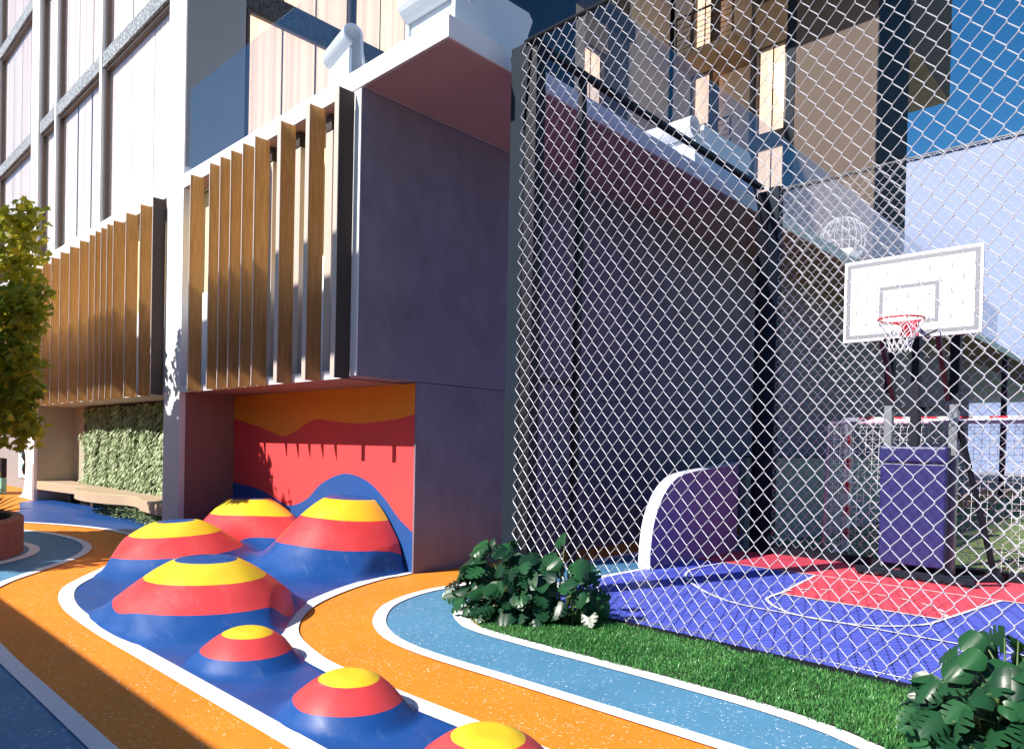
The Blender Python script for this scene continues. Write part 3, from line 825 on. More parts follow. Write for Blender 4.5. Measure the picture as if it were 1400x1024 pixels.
# ---------------------------------------------------------------- green wall, bench, notice board
gw = thing('green_wall', 'pale green planted wall of small leaves above the sand coloured bench', 'green wall', (-16.5,5.1,.4))
mb = MB(); sh = []
rnd = random.Random(3)
for i in range(15000):
    x = rnd.uniform(-18.55,-11.80); z = rnd.uniform(.38,2.18)
    if x < -18.1+.25*noise.noise(Vector((z*3,0,0)))*2: continue
    depth = 5.10+.035*noise.noise(Vector((x*2,z*2,0)))*2
    y = depth-rnd.uniform(0,.09)
    L = rnd.uniform(.07,.13); w = L*rnd.uniform(.3,.45)
    a = rnd.uniform(-1.2,1.2)-math.pi/2+.35; out = rnd.uniform(.2,1.0)
    dv = Vector((math.cos(a), -out, math.sin(a))).normalized(); s = dv.cross(Vector((rnd.uniform(-.3,.3),-1,rnd.uniform(-.2,.5)))).normalized()
    p = Vector((x,y,z))
    n0 = len(mb.v)
    mb.v += [tuple(p), tuple(p+dv*L*.5+s*w*.5), tuple(p+dv*L+Vector((0,0,-.02))), tuple(p+dv*L*.5-s*w*.5)]
    mb.f.append((n0,n0+1,n0+2,n0+3)); mb.m.append(0)
    sv = min(1, max(0, rnd.gauss(.45,.25))); sh += [sv]*4
o = part(mb, 'foliage', M['greenwall'], gw); shade_attr(o, sh)
part(MB().box(-18.4,-11.76, 5.11,5.21, .36,2.19), 'planting_panel', M['soil'], gw)

bn = thing('wavy_bench', 'long sand coloured wavy bench below the green wall', 'bench', (-15.5,4.9,0))
edge = catmull([(-19.40,4.42),(-18.6,4.50),(-17.6,4.62),(-16.75,4.72),(-16.6,4.48),(-16.0,4.30),(-15.2,4.28),(-14.5,4.42),(-14.0,4.60),(-13.5,4.60),(-12.9,4.45),(-12.3,4.40),(-11.75,4.40)], 6)
part(MB().ext([(x,y) for x,y in edge]+[(-11.75,5.09),(-19.39,5.09)], 2, .27, .46), 'seat', M['bench'], bn, bevel=.01)
lg = MB()
for x in (-18.5,-16.9,-14.8,-12.9): lg.box(x-.1,x+.1, 4.85,5.05, .01,.269)
part(lg, 'support', M['darkmetal'], bn)

hedge_r = random.Random(5)
ug = thing('ground_planting', 'dark leafy planting tucked in the shade under the bench', 'plant', (-13.5,4.8,0))
mb = MB(); sh = []
for i in range(1600):
    x = hedge_r.uniform(-15.6,-11.8); y = hedge_r.uniform(4.5,5.05); z = hedge_r.uniform(.02,.24)
    a = hedge_r.uniform(0,6.28); dv = Vector((math.cos(a),math.sin(a),hedge_r.uniform(-.2,.6))).normalized(); s = dv.cross(Vector((0,0,1))).normalized()
    p = Vector((x,y,z)); L = .08; n0 = len(mb.v)
    mb.v += [tuple(p), tuple(p+dv*L*.5+s*.02), tuple(p+dv*L), tuple(p+dv*L*.5-s*.02)]; mb.f.append((n0,n0+1,n0+2,n0+3)); mb.m.append(0); sh += [hedge_r.random()*.4]*4
o = part(mb, 'foliage', M['greenwall'], ug); shade_attr(o, sh)

nb = thing('notice_board', 'white notice board with a black winding snake drawing, beside the far column', 'sign', (-24.0,5.1,.9))
part(MB().box(-24.35,-23.5, 5.10,5.148, .32,1.52), 'board', M['poster'], nb)
sn = MB().tube([(-23.68+.09*math.sin(t*6), 5.092, .42+1.02*t) for t in [i/20 for i in range(21)]], [.02+.05*abs(math.sin(i*.45)) for i in range(21)], 6)
part(sn, 'snake_drawing', M['black'], nb)
for i in range(9):
    M.setdefault('cyan', mat('cyan_print', (.02,.45,.6), .5)); M.setdefault('pink', mat('pink_print', (.8,.2,.35), .5))
    part(MB().box(-24.1+.08*math.sin(i), -23.97+.08*math.sin(i), 5.094,5.099, .42+i*.115,.47+i*.115), 'dot', M['cyan' if i % 3 else 'pink'], nb)
ws = thing('wall_lettering', 'small grey lines of lettering on the pale wall left of the notice board', 'sign', (-25.2,5.14,1.0))
wr = random.Random(2)
for r_ in range(9):
    xx = -25.6
    mb = MB()
    while xx < -24.75:
        w = wr.uniform(.04,.12); mb.box(xx, xx+w, 5.140,5.1475, .80+r_*.075,.825+r_*.075); xx += w+.035
    part(mb, 'text_line', M['grey_print'], ws)
bi = thing('litter_bin', 'dark bin with a lime sticker at the far left edge of the photo', 'bin', (-22.1,4.4,0))
M['teal'] = mat('teal_panel', (.15,.42,.38), .5); M['lime'] = mat('lime_sticker', (.35,.6,.02), .5)
part(MB().box(-22.9,-21.80, 4.2,4.32, .02,.42), 'lower_panel', M['teal'], bi, bevel=.01)
part(MB().box(-22.9,-21.80, 4.2,4.32, .43,.92), 'bin_body', M['black'], bi, bevel=.02)
part(MB().box(-21.97,-21.87, 4.185,4.199, .46,.56), 'sticker', M['lime'], bi)

# ---------------------------------------------------------------- planter, agave and maple tree at the left
PC = (-11.4,.7)
pl_ = thing('round_planter', 'large round terracotta planter at the left edge of the photo', 'planter', (*PC,0))
NP = 72
pv = MB(); prof = [(1.72,0),(1.72,.44),(1.70,.46),(1.60,.46),(1.58,.44),(1.58,.36)]
vs = []
for i in range(NP):
    a = 2*math.pi*i/NP
    for r_, z in prof: vs.append((PC[0]+r_*math.cos(a), PC[1]+r_*math.sin(a), z+.01))
k = len(prof)
pv.add(vs, [(i*k+j, ((i+1)%NP)*k+j, ((i+1)%NP)*k+j+1, i*k+j+1) for i in range(NP) for j in range(k-1)])
part(pv, 'rim_wall', M['terracotta'], pl_, smooth=False)
part(flat([(PC[0]+1.585*math.cos(2*math.pi*i/NP), PC[1]+1.585*math.sin(2*math.pi*i/NP)) for i in range(NP)], .38), 'soil', M['soil'], pl_)
ag = thing('agave', 'spiky dark green agave growing in the round planter', 'plant', (-11.3,1.85,.38))
mb = MB(); sh = []; ar = random.Random(11)
for (cx_, cy_) in ((-11.25,1.95),(-11.9,2.1),(-10.75,1.65),(-10.6,1.4)):
    for i in range(34):
        a = ar.uniform(0,6.28); el = ar.uniform(.15,1.4); L = ar.uniform(.4,.62)
        dv = Vector((math.cos(a)*math.cos(el), math.sin(a)*math.cos(el), math.sin(el))); s = dv.cross(Vector((0,0,1))).normalized()
        p = Vector((cx_,cy_,.40)); n0 = len(mb.v); w = .035
        for q, ww in ((0,.6),(.35,1),(.7,.6)):
            c = p+dv*L*q+Vector((0,0,-.12*q*q)); u = s*w*ww
            mb.v += [tuple(c-u), tuple(c+Vector((0,0,-.012))), tuple(c+u)]
        mb.v.append(tuple(p+dv*L+Vector((0,0,-.12))))
        for q in (0,3): mb.f += [(n0+q,n0+q+1,n0+q+4,n0+q+3),(n0+q+1,n0+q+2,n0+q+5,n0+q+4)]
        mb.f += [(n0+6,n0+7,n0+9),(n0+7,n0+8,n0+9)]; mb.m += [0]*6; v = ar.random(); sh += [v]*10
o = part(mb, 'leaves', M['agave'], ag); shade_attr(o, sh)

tree = thing('maple_tree', 'young maple with yellow green leaves rising from the planter at left', 'tree', (-12.4,1.2,.38))
part(MB().tube([(-12.4,1.2,.36),(-12.38,1.22,1.4),(-12.3,1.3,2.4),(-12.2,1.4,3.4),(-12.1,1.4,4.4)], [.09,.075,.06,.045,.02], 10), 'trunk', M['bark'], tree, smooth=True)
br = MB(); tr = random.Random(21); tips = []
for i in range(34):
    z = 1.7+i*.085; a = tr.uniform(0,6.28); L = tr.uniform(.7,1.5)
    p0 = Vector((-12.3,1.3,z)); p1 = p0+Vector((math.cos(a)*L*.5, math.sin(a)*L*.5, .25)); p2 = p0+Vector((math.cos(a)*L, math.sin(a)*L, .30))
    br.tube([p0,p1,p2], [.022,.014,.005], 5); tips += [p1,p2]
for q in ((-12.2,-.6,3.2),(-13.4,-.8,3.4),(-11.2,-.7,3.3),(-12.0,-1.6,3.0),(-11.4,1.2,3.4),(-11.0,1.0,3.9),(-10.7,.9,4.1),(-11.2,.9,4.4)):
    br.tube([(-12.2,1.4,3.0), (-11.8,1.25,3.4), q], [.03,.02,.006], 5); tips.append(Vector(q))
part(br, 'branches', M['bark'], tree, smooth=True)
LOBE = [(0,0),(.10,.04),(.42,-.06),(.30,.12),(.52,.36),(.30,.34),(.22,.46),(.16,.70),(.06,.66),(0,1.0),(-.06,.66),(-.16,.70),(-.22,.46),(-.30,.34),(-.52,.36),(-.30,.12),(-.42,-.06),(-.10,.04)]
def add_leaf(mb, sh, p, size, rr, shade, droop=.3):
    nrm_ = Vector((rr.gauss(0,.55), rr.gauss(-.35,.5), rr.gauss(.6,.4))).normalized()
    u = nrm_.cross(Vector((rr.gauss(0,1), rr.gauss(0,1), rr.gauss(0,.3)))).normalized(); v = nrm_.cross(u)
    if v.z > 0: v = -v
    n0 = len(mb.v)
    mb.v.append(tuple(Vector(p)+v*size*.35+nrm_*size*.06)); sh.append(shade)
    for (a, b) in LOBE:
        mb.v.append(tuple(Vector(p)+u*(a*size)+v*(b*size)-nrm_*(size*.25*(a*a*2+b*b*.3)))); sh.append(min(1,max(0,shade+rr.uniform(-.05,.05))))
    m = len(LOBE)
    for i in range(m): mb.f.append((n0, n0+1+i, n0+1+(i+1)%m)); mb.m.append(0)
mb = MB(); sh = []
clumps = []
for t_ in tips: clumps.append((t_, tr.uniform(.18,.36), tr.random()))
for _ in range(110):
    dv = Vector((tr.gauss(0,1),tr.gauss(0,1),tr.gauss(0,1))).normalized()*tr.random()**.5
    clumps.append((Vector((-12.4+2.0*dv.x, -.9+1.3*dv.y, 3.1+.9*dv.z)), tr.uniform(.22,.36), tr.random()))
# the side of the crown that reaches into the photo
for q in ((-11.0,2.45,2.55),(-11.2,2.4,2.2),(-11.5,2.4,2.1),(-11.1,2.45,1.75),(-11.4,2.5,1.6),(-11.15,2.5,4.55),(-11.3,2.5,4.2),(-10.95,2.4,3.9),(-11.0,2.5,3.5),(-10.95,2.45,3.1),(-11.15,2.4,2.8),(-11.4,2.4,2.5),(-11.7,2.5,2.0),(-11.9,2.45,1.85),(-11.6,2.4,3.4),(-11.8,2.5,3.0),(-11.9,2.5,4.0),(-12.1,2.4,4.6),(-12.2,2.5,3.5),(-12.2,2.4,2.6)):
    clumps.append((Vector(q)+Vector((-.42,0,-.05)), .27, tr.random()))
for c, rad, tone in clumps:
    for i in range(int(1100*rad*rad)):
        dv = Vector((tr.gauss(0,1),tr.gauss(0,1),tr.gauss(0,.8))).normalized()*rad*tr.random()**.4
        s_ = min(1,max(0, .15+tone*.35+tr.gauss(0,.12)+(.45 if tr.random() < .13 else 0)))
        add_leaf(mb, sh, c+dv, tr.uniform(.11,.18), tr, s_)
o = part(mb, 'crown', M['maple'], tree); shade_attr(o, sh)

# ---------------------------------------------------------------- court
CY0, CY1, CX0, CX1 = 5.06, 10.08, -4.86, 6.0
co = MB()
flat([(CX0,CY0+.5),(-4.80,CY0),(CX1,CY0),(CX1,8.77),(CX0,8.77)], .020, co, 0)
flat([(CX0,8.77),(CX1,8.77),(CX1,CY1+.12),(CX0,CY1+.12)], .020, co, 1)
tag(co.obj('court', [M['courtblue'], M['courtred']]), kind='structure')
key = flat([(-3.08,7.32),(-1.59,7.32),(-1.38,8.765),(-3.25,8.765)], .024)
tag(key.obj('court_key', M['courtred']), kind='structure')
cl = MB(); zz = .028; w = .035
ribbon([(-4.42,8.77),(-1.2,8.77)], w, zz, cl); 
ribbon([(-3.25,8.77),(-3.08,7.32)], w, zz+.0008, cl); ribbon([(-1.59,7.32),(-1.38,8.77)], w, zz+.0008, cl)
ribbon([(-3.1,7.32),(-1.57,7.32)], w, zz+.0016, cl); ribbon([(-1.38,8.77),(3,8.77)], w, zz+.0024, cl)
arc = catmull([(-3.08,7.32),(-3.04,6.93),(-2.72,6.56),(-2.32,6.45),(-1.93,6.60),(-1.66,6.95),(-1.59,7.32)], 8); ribbon(arc, w, zz+.0032, cl)
arc = catmull([(-4.42,8.77),(-4.45,8.02),(-4.28,7.5),(-3.95,7.08),(-3.55,6.72),(-3.2,6.52),(-2.9,6.47),(-2.4,6.47),(-1.0,6.47),(2,6.47)], 8); ribbon(arc, w, zz+.004, cl)
for i in range(9):
    a0 = math.pi*(i+.2)/9; a1 = math.pi*(i+.7)/9
    ribbon([(-2.34+.75*math.cos(a), 7.40+.66*math.sin(a)) for a in [a0+(a1-a0)*q/4 for q in range(5)]], .03, zz+.0048, cl)
tag(cl.obj('court_lines', M['whiteline']), kind='structure')
tag(flat([(-4.86,10.30),(60,10.30),(60,79),(-4.86,79)], .006).obj('turf_field', M['turf']), kind='structure')
ed = MB().box(-4.80,6, 5.0,5.055, 0,.045)
tag(ed.obj('court_kerb', M['black']), kind='structure')

# grass between path and fence
gpoly = [(-4.80,5.0),(-4.90,4.80)]+[p for p in catmull([(-4.86,4.78),(-4.66,4.40),(-4.37,4.18),(-4.10,4.08),(-3.55,4.07),(-2.7,4.10),(-1.85,4.10),(-1.38,4.04),(-1.12,3.95),(-.6,3.77),(.2,3.47),(1.5,3.44)],6)]+[(1.5,5.0)]
soil = flat(gpoly, .018).obj('lawn_base', mat('lawn_base', (.02,.05,.015), .95, noise_amt=.3, noise_scale=20)); tag(soil, kind='structure')
mb = MB(); sh = []; gr = random.Random(9)
cnt = 0
while cnt < 42000:
    x = gr.uniform(-4.95,.3); y = gr.uniform(3.5,5.0)
    if not inpoly(gpoly, x, y):
        if gr.random() > .35 or not inpoly(gpoly, x+gr.uniform(-.02,.02), y+.035): continue
    cnt += 1
    h = gr.uniform(.022,.048)*(.8+.5*noise.noise(Vector((x*4,y*4,0)))); a = gr.uniform(0,6.28); lean = gr.uniform(.1,.9)*h
    w = gr.uniform(.0022,.004); ca, sa = math.cos(a), math.sin(a); b = gr.uniform(0,6.28)
    lx, ly = math.cos(b)*lean, math.sin(b)*lean; n0 = len(mb.v)
    mb.v += [(x-ca*w,y-sa*w,.016),(x+ca*w,y+sa*w,.016),(x+lx*.45+ca*w*.8,y+ly*.45+sa*w*.8,.016+h*.65),(x+lx*.45-ca*w*.8,y+ly*.45-sa*w*.8,.016+h*.65),(x+lx,y+ly,.016+h)]
    mb.f += [(n0,n0+1,n0+2,n0+3),(n0+3,n0+2,n0+4)]; mb.m += [0,0]
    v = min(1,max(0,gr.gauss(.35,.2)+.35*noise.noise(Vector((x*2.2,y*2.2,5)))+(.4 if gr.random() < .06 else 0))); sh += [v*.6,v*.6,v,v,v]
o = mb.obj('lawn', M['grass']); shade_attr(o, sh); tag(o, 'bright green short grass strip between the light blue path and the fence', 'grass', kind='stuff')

# ---------------------------------------------------------------- fences
WR = .0032
def chainlink(axis, c, a, b, z0, z1, w=.122, h=.154, r=WR):
    mb = MB(); n = int((b-a)/(w/2)); m = int((z1-z0)/(h/2))
    for i in range(n):
        x0 = a+i*w/2; x1 = x0+w/2
        pts = []
        for j in range(m+1):
            z = z0+j*h/2; left = (j+i) % 2 == 0
            xx = (x0-.003) if left else (x1+.003)
            off = (.005 if left else -.005)
            # short vertical run at each bend, as woven wire has
            for dz in ((-.006,.006) if 0 < j < m else (0,)):
                pts.append((xx, c+off, z+dz) if axis == 1 else (c+off, xx, z+dz))
        mb.tube(pts, r, 4, cap=False)
    return mb
FH = 5.39
f1 = thing('chain_link_fence', 'tall front chain link fence along the grass strip', 'fence', (-2,5.03,0), 'court fences')
part(MB().box(-4.93,-4.745, 5.06,5.20, 0,FH), 'post', M['slate'], f1, bevel=.004)
part(MB().box(-4.74,-4.60, 5.065,5.20, 0,FH), 'post', M['black'], f1, bevel=.003)
gs = MB().ext([(-4.93,5.30),(-4.66,5.385),(-4.74,4.55)], 1, 5.04, 5.055)
part(gs, 'gusset', M['slate'], f1)
part(MB().box(1.6,1.75, 5.0,5.15, 0,FH), 'post', M['slate'], f1)
part(MB().tube([(-4.72,5.03,FH-.02),(1.65,5.03,FH-.02)], .022, 8), 'top_rail', M['black'], f1, smooth=True)
part(MB().tube([(-4.72,5.045,.075),(1.65,5.045,.075)], .004, 5), 'bottom_wire', M['grey'], f1, smooth=True)
part(chainlink(1, 5.02, -4.75, 1.6, .05, FH-.02), 'mesh', M['wire'], f1)

f2 = thing('side_fence_frame', 'dark side frame of the court with a tall gate, beside the concrete wall', 'fence', (-4.66,7.5,0), 'court fences')
part(MB().box(-4.70,-4.62, 5.21,10.099, FH-.06,FH-.01), 'top_rail', M['black'], f2)
part(MB().box(-4.68,-4.62, 5.80,5.87, .0,FH-.071), 'gate_post', M['black'], f2)
M['screen'] = glass('dark_windbreak_net', (.70,.72,.84), .0, .15)
M['gatescreen'] = glass('pale_gate_net', (.78,.76,.86), .0, .25)
sc_ = MB(); sc_.add([(-4.65,5.88,.1),(-4.65,10.09,.1),(-4.65,10.09,5.3),(-4.65,5.88,5.3)],[(0,1,2,3)]); part(sc_, 'windbreak_net', M['screen'], f2)
sc_ = MB(); sc_.add([(-4.65,5.22,.1),(-4.65,5.79,.1),(-4.65,5.79,5.3),(-4.65,5.22,5.3)],[(0,1,2,3)]); part(sc_, 'gate_net', M['gatescreen'], f2)
part(MB().box(-4.67,-4.63, 5.21,5.799, 2.13,2.18), 'gate_rail', M['black'], f2)
part(MB().box(-4.67,-4.63, 5.21,5.799, .05,.09), 'gate_rail', M['black'], f2)
gm = MB(); 
for i in range(7): gm.bar((-4.65,5.25+i*.085,.09),(-4.65,5.25+i*.085,2.13),.004,.004,up=(0,1,0))
part(gm, 'gate_bars', M['slate'], f2)

f3 = thing('chain_link_fence', 'rear chain link fence of the court behind the backboard', 'fence', (-2,10.15,0), 'court fences')
part(MB().box(-4.72,-4.56, 10.10,10.25, 0,5.30), 'post', M['black'], f3, bevel=.004)
part(MB().box(-4.555,-4.40, 10.10,10.25, 0,5.34), 'post', M['slate'], f3, bevel=.004)
part(MB().box(-2.62,-2.52, 10.14,10.24, 0,3.1), 'post', M['black'], f3)
part(MB().tube([(-4.62,9.75,5.28),(-4.60,10.1,4.70)], .015, 6), 'brace', M['black'], f3)
part(MB().tube([(-4.40,10.15,5.30),(4,10.15,5.30)], .014, 8), 'top_rail', M['grey'], f3, smooth=True)
part(MB().tube([(-4.40,10.16,5.27),(4,10.16,5.27)], .008, 8), 'tension_bar', M['black'], f3, smooth=True)
part(MB().box(-4.40,4, 10.16,10.26, .02,.12), 'bottom_rail', M['black'], f3)
part(chainlink(1, 10.12, -4.40, .6, .14, 5.30), 'mesh', M['wire'], f3)
part(MB().box(2.0,2.15, 10.1,10.25, 0,5.3), 'post', M['slate'], f3)

# dasher board: rounded end, then straight along the field
db = thing('dasher_board', 'curved panel with a sunlit white rounded end beside the court', 'board', (-4.86,9,0))
top = [(7.54,.02),(7.545,.25),(7.60,.55),(7.72,.80),(7.90,1.0),(8.15,1.14),(8.45,1.20),(9.0,1.25),(10.0,1.33)]
top = catmull(top, 5)
pn = MB(); out = [(y,z) for y,z in top]+[(10.0,.02)]
pn.ext(out, 0, -4.93, -4.87)
part(pn, 'panel', mat('indigo_panel', (.42,.24,.48), .5, noise_amt=.06), db)
rim = MB(); vs = []
for (y,z) in top: vs += [(-4.96,y-.004,z+.003),(-4.79,y-.004,z+.003)]
rim.add(vs, [(2*i,2*i+1,2*i+3,2*i+2) for i in range(len(top)-1)])
o = part(rim, 'rim', M['dbwhite'], db); s_ = o.modifiers.new('s','SOLIDIFY'); s_.thickness = .012
db2 = thing('field_board', 'low grey green board along the turf field behind the rear fence', 'board', (-5.2,16,0))
part(MB().box(-4.97,-4.90, 10.3,24, .02,1.40), 'panel', mat('grey_green_panel', (.20,.24,.24), .6, noise_amt=.06), db2)
part(MB().box(-4.99,-4.88, 10.3,24, 1.401,1.43), 'cap_rail', M['slate'], db2)

# ---------------------------------------------------------------- basketball stand
bs = thing('basketball_stand', 'portable basketball stand with white backboard, red rim and indigo pad', 'basketball hoop', (-2.35,9.4,.02))
BY = 8.9
x0, x1, z0, z1 = -3.05, -1.64, 2.81, 3.76
bo = part(MB().box(x0, x1, BY, BY+.04, z0, z1), 'backboard', M['dbwhite'], bs, bevel=.006)
def frame_lines(mb, a, b, c, e, w, y):
    mb.box(a, b, y-.003, y-.0005, e-w, e); mb.box(a, b, y-.003, y-.0005, c, c+w)
    mb.box(a, a+w, y-.003, y-.0005, c+w, e-w); mb.box(b-w, b, y-.003, y-.0005, c+w, e-w)
ln = MB(); frame_lines(ln, x0+.03, x1-.03, z0+.035, z1-.035, .045, BY); frame_lines(ln, -2.66,-2.05, 2.97,3.42, .04, BY)
part(ln, 'line_marking', M['dbgrey'], bo)
RC = (-2.33, 8.55, 2.97); RR = .225
ri = MB().tube([(RC[0]+RR*math.cos(a), RC[1]+RR*math.sin(a), RC[2]) for a in [2*math.pi*i/40 for i in range(40)]], .011, 8, closed=True)
rim_o = part(ri, 'rim', M['red'], bs, smooth=True)
bk = MB().box(-2.42,-2.24, BY-.02, BY-.004, 2.83, 2.99); bk.bar((-2.40,BY-.02,2.96),(-2.44,8.74,2.96),.02,.02); bk.bar((-2.26,BY-.02,2.96),(-2.22,8.74,2.96),.02,.02)
bk.bar((-2.33,BY-.02,2.85),(-2.33,8.78,2.955),.06,.008)
part(bk, 'rim_bracket', M['red'], rim_o)
nt = MB()
lev = [(0,1.0),(.08,.84),(.15,.68),(.22,.56),(.29,.48),(.34,.52)]
for s in (0,1):
    for k in range(12):
        pts = []
        for q, (dz, rr) in enumerate(lev):
            a = 2*math.pi*(k+(q*.5 if s else -q*.5))/12; pts.append((RC[0]+RR*rr*math.cos(a), RC[1]+RR*rr*math.sin(a), RC[2]-.01-dz))
        nt.tube(pts, .004, 4, cap=False)
part(nt, 'net', M['net'], rim_o)
part(MB().tube([(RC[0]-.16,RC[1]+.3,2.90),(RC[0]-.2,RC[1]+.12,2.78),(RC[0],RC[1]+.02,2.76),(RC[0]+.2,RC[1]+.12,2.78),(RC[0]+.3,RC[1]+.32,2.88)], .01, 6), 'spring_hoop', M['black'], bs, smooth=True)
up_ = MB()
for x in (-2.72,-2.02): up_.box(x-.045, x+.045, 9.55,9.65, .12,2.1, 0)
part(up_, 'mast', M['grey'], bs, bevel=.004)
ub = MB()
for x in (-2.72,-2.02): ub.box(x-.05, x+.05, 9.545,9.655, 2.1,3.1)
ub.bar((-2.77,9.6,3.1),(-1.97,9.6,3.1),.08,.08); ub.bar((-2.77,9.6,2.05),(-1.97,9.6,2.05),.05,.05)
part(ub, 'upper_mast', M['black'], bs)
M['maroon'] = mat('maroon_steel', (.035,.006,.01), .5)
for x in (-2.66,-2.08):
    ar_ = MB(); ar_.bar((x,8.95,2.95),(x,9.58,2.15),.05,.07); ar_.bar((x,8.95,3.25),(x,9.55,3.0),.05,.06); ar_.bar((x,8.95,2.85),(x,8.95,3.6),.05,.03,up=(0,1,0))
    part(ar_, 'arm', M['maroon'], bs)
part(MB().box(-2.44,-2.36, 9.42,9.5, 1.5,2.9), 'hydraulic_ram', M['black'], bs)
pd = MB().box(-2.72,-2.02, 9.30,9.44, .20,1.40); 
pad = part(pd, 'pad', M['pad'], bs, bevel=.02)
part(MB().box(-2.735,-2.005, 9.27,9.455, 1.405,1.60), 'pad_top', M['pad'], bs, bevel=.03)
bb = MB(); bb.bar((-2.98,9.36,.09),(-1.72,9.36,.09),.09,.07); bb.bar((-2.78,9.36,.10),(-2.60,10.6,.10),.07,.06); bb.bar((-1.9,9.36,.10),(-1.55,9.8,.10),.09,.07)
bb.box(-2.68,-2.60, 9.38,9.44, .12,.2); bb.box(-2.12,-2.04, 9.38,9.44, .12,.2)
part(bb, 'base_frame', M['slate'], bs, bevel=.004)
for x, y in ((-2.93,9.36),(-1.78,9.36)):
    part(MB().tube([(x,y,.02),(x,y,.058)], .035, 12), 'caster', M['black'], bs)
part(MB().bar((-1.98,9.60,1.9),(-1.62,9.85,.12),.05,.05), 'brace', M['black'], bs)

# ---------------------------------------------------------------- goal
go = thing('handball_goal', 'red and white striped goal with white square net on the turf behind the fence', 'goal', (-2.3,11.3,0))
gx0, gx1, gy0, gy1 = -3.78, -.78, 10.55, 11.35
bar = MB(); red = MB()
def striped(a, b, n):
    a = Vector(a); b = Vector(b)
    for i in range(n):
        (red if i % 2 else bar).bar(a+(b-a)*(i/n), a+(b-a)*((i+1)/n), .08, .08, up=(0,1,0) if abs(b.z-a.z) > 1 else (0,0,1))
striped((gx0,gy1,.02),(gx0,gy1,1.95),11); striped((gx1,gy1,.02),(gx1,gy1,1.95),11); striped((gx0-.04,gy1,2.0),(gx1+.04,gy1,2.0),15)
part(bar, 'goal_frame', M['goalwhite'], go); part(red, 'red_stripe', M['red'], go)
rf = MB()
for x in (gx0,gx1): rf.tube([(x,gy1,1.98),(x,gy0+.1,1.93),(x,gy0,1.85),(x,gy0-.1,.05),(x,gy1,.05)], .022, 8)
rf.tube([(gx0,gy0+.1,1.93),(gx1,gy0+.1,1.93)], .02, 8); rf.tube([(gx0,gy0-.1,.05),(gx1,gy0-.1,.05)], .02, 8)
part(rf, 'rear_frame', mat('lilac_tube', (.5,.36,.48), .5), go, smooth=True)
ne = MB(); s = .085; r_ = .0032
nxx = int((gx1-gx0)/s)
for i in range(nxx+1):
    x = gx0+i*s; ne.tube([(x,gy1-.05,1.97),(x,gy0+.1,1.91),(x,gy0,1.84),(x,gy0-.1,.07)], r_, 3, cap=False)
for j in range(22): 
    z = .08+j*s; y = gy0-.1+(z-.07)/1.78*.1; ne.tube([(gx0,y,z),(gx1,y,z)], r_, 3, cap=False)
for j in range(1,17): y = gy0+.1+j*.042; ne.tube([(gx0,y,1.93+j*.005),(gx1,y,1.93+j*.005)], r_, 3, cap=False)
for x in (gx0,gx1):
    for j in range(22): z = .08+j*s; ne.tube([(x,gy1-.03,z),(x,gy0-.05,z)], r_, 3, cap=False)
    for j in range(1,10): y = gy1-j*s; ne.tube([(x,y,.06),(x,y,1.95)], r_, 3, cap=False)
part(ne, 'net', M['net'], go)

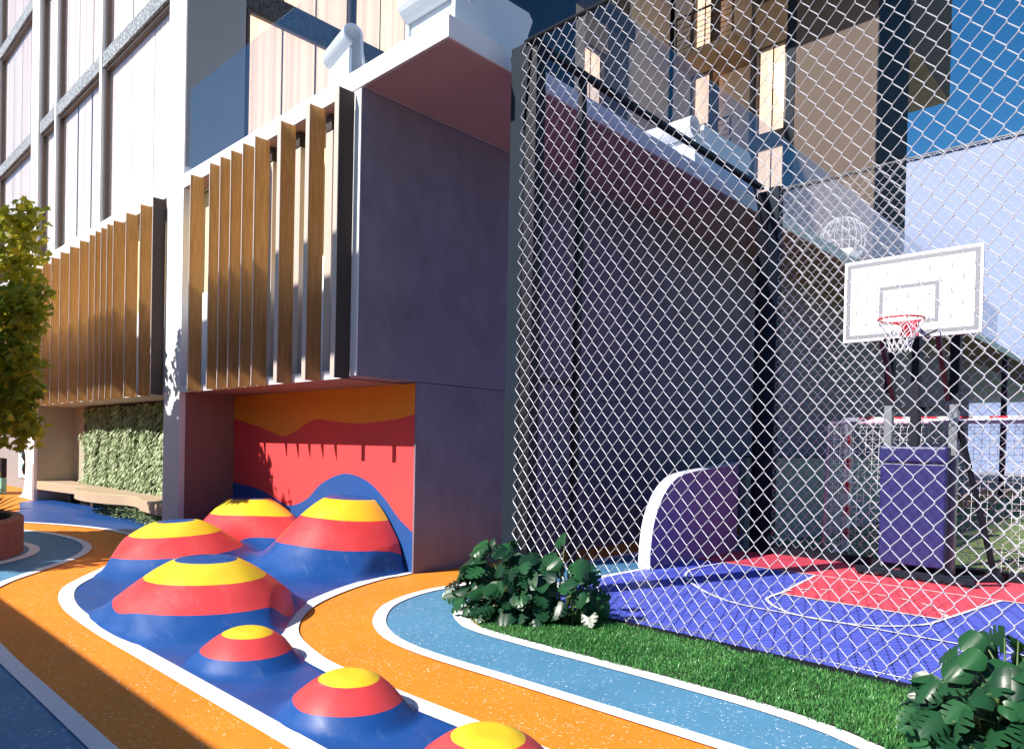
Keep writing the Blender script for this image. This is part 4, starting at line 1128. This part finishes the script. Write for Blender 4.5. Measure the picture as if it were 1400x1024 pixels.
# ---------------------------------------------------------------- monstera plants
def monstera_leaf(mb, sh, base, tip_dir, up, size, shade, cuts=True, fold=.25, droop=.35):
    """heart-shaped split leaf; tip_dir is the direction from leaf stalk to tip, up its face normal"""
    t = tip_dir.normalized(); s = t.cross(up).normalized(); n = s.cross(t).normalized()
    L = size
    def hw(v):   # half width along the midrib (0 base .. 1 tip)
        return .50*math.sin(math.pi*min(1, (v+.16)/1.16)**.80)**.85 if v < 1 else 0
    def P(v, u, side):
        w = hw(v)*L*u
        back = .10*u*(1-v)*(1.0 if v < .35 else .3)
        fwd = .20*u*L*(1-v*.9)-back*L*1.6*(1 if v < .12 else 0)
        z = -droop*L*v*v*.6 - fold*w*w/L*1.6 + .10*w*(1-u)
        p = base + t*(v*L+fwd-.05*L) + s*(side*w) + n*z
        return p
    K = 4
    for side in (-1, 1):
        for k in range(K):
            v0 = k/K; v1 = (k+1)/K
            g = (.060 if cuts and size > .13 else 0)
            us = (0, .2, .40, .50, .7, .9, 1.0)
            rows = []
            for u in us:
                gg = 0 if u <= .41 else g*(.35+1.1*(u-.44))
                if k == 0: a = v0; b = v1-gg
                elif k == K-1: a = v0+gg; b = v1
                else: a = v0+gg; b = v1-gg
                rows.append([P(a+(b-a)*q/3, u*(1-.0*q), side) for q in range(4)])
            n0 = len(mb.v)
            for rw in rows:
                for p in rw: mb.v.append(tuple(p)); sh.append(shade)
            for i in range(len(us)-1):
                for q in range(3):
                    a = n0+i*4+q; f = (a, a+1, a+5, a+4) if side > 0 else (a, a+4, a+5, a+1)
                    mb.f.append(f); mb.m.append(0)
def monstera(name_label, base, leaves, seed, spread, ls=1.0, hh=.78):
    t = thing('monstera_plant', name_label, 'plant', base)
    rr = random.Random(seed); lf = MB(); sh = []; st = MB()
    for i in range(leaves):
        a = rr.uniform(0, 2*math.pi); rad = spread*math.sqrt(rr.random()); f = rr.random()
        hmax = spread[1] if isinstance(spread, tuple) else 0
        x = base[0]+math.cos(a)*rad; y = base[1]+math.sin(a)*rad*.75
        top = hh*(1-(rad/spread)**2*.75)
        z = .10+top*(rr.random()**.75)*.92
        out = Vector((math.cos(a), math.sin(a)*.8-.30, -1.0+.75*rr.random())) + Vector((rr.gauss(0,.30), rr.gauss(0,.30), rr.gauss(0,.25)))
        upv = Vector((math.cos(a)*.6+rr.gauss(0,.3), -.85+rr.gauss(0,.3), .45+rr.gauss(0,.2)))
        size = rr.uniform(.13,.22)*ls
        p = Vector((x, y, z))
        monstera_leaf(lf, sh, p, out, upv, size, min(1,max(0,rr.gauss(.35,.22))), cuts=rr.random() < .75, fold=rr.uniform(-.2,.8), droop=rr.uniform(.0,.5))
        r0 = Vector((base[0]+rr.uniform(-.12,.12), base[1]+rr.uniform(-.08,.08), .02))
        mid = (r0+p)*.5+Vector((0,0,.08))
        st.tube([r0, mid, p], [.006,.005,.004], 5)
    o = part(lf, 'leaves', M['monstera'], t, smooth=True); shade_attr(o, sh)
    part(st, 'stems', M['stem'], t, smooth=True)
    return t
monstera('bushy monstera on the grass tip beside the fence corner post', (-4.34,4.50,.02), 165, 4, .46, .92, .74)
monstera('smaller leggy monstera just right of the bushy one, against the fence', (-3.80,4.72,.02), 30, 8, .24, 1.0, .80)
monstera('monstera cut off by the lower right edge of the photo', (-.56,4.12,.02), 190, 15, .46, .80, .66)
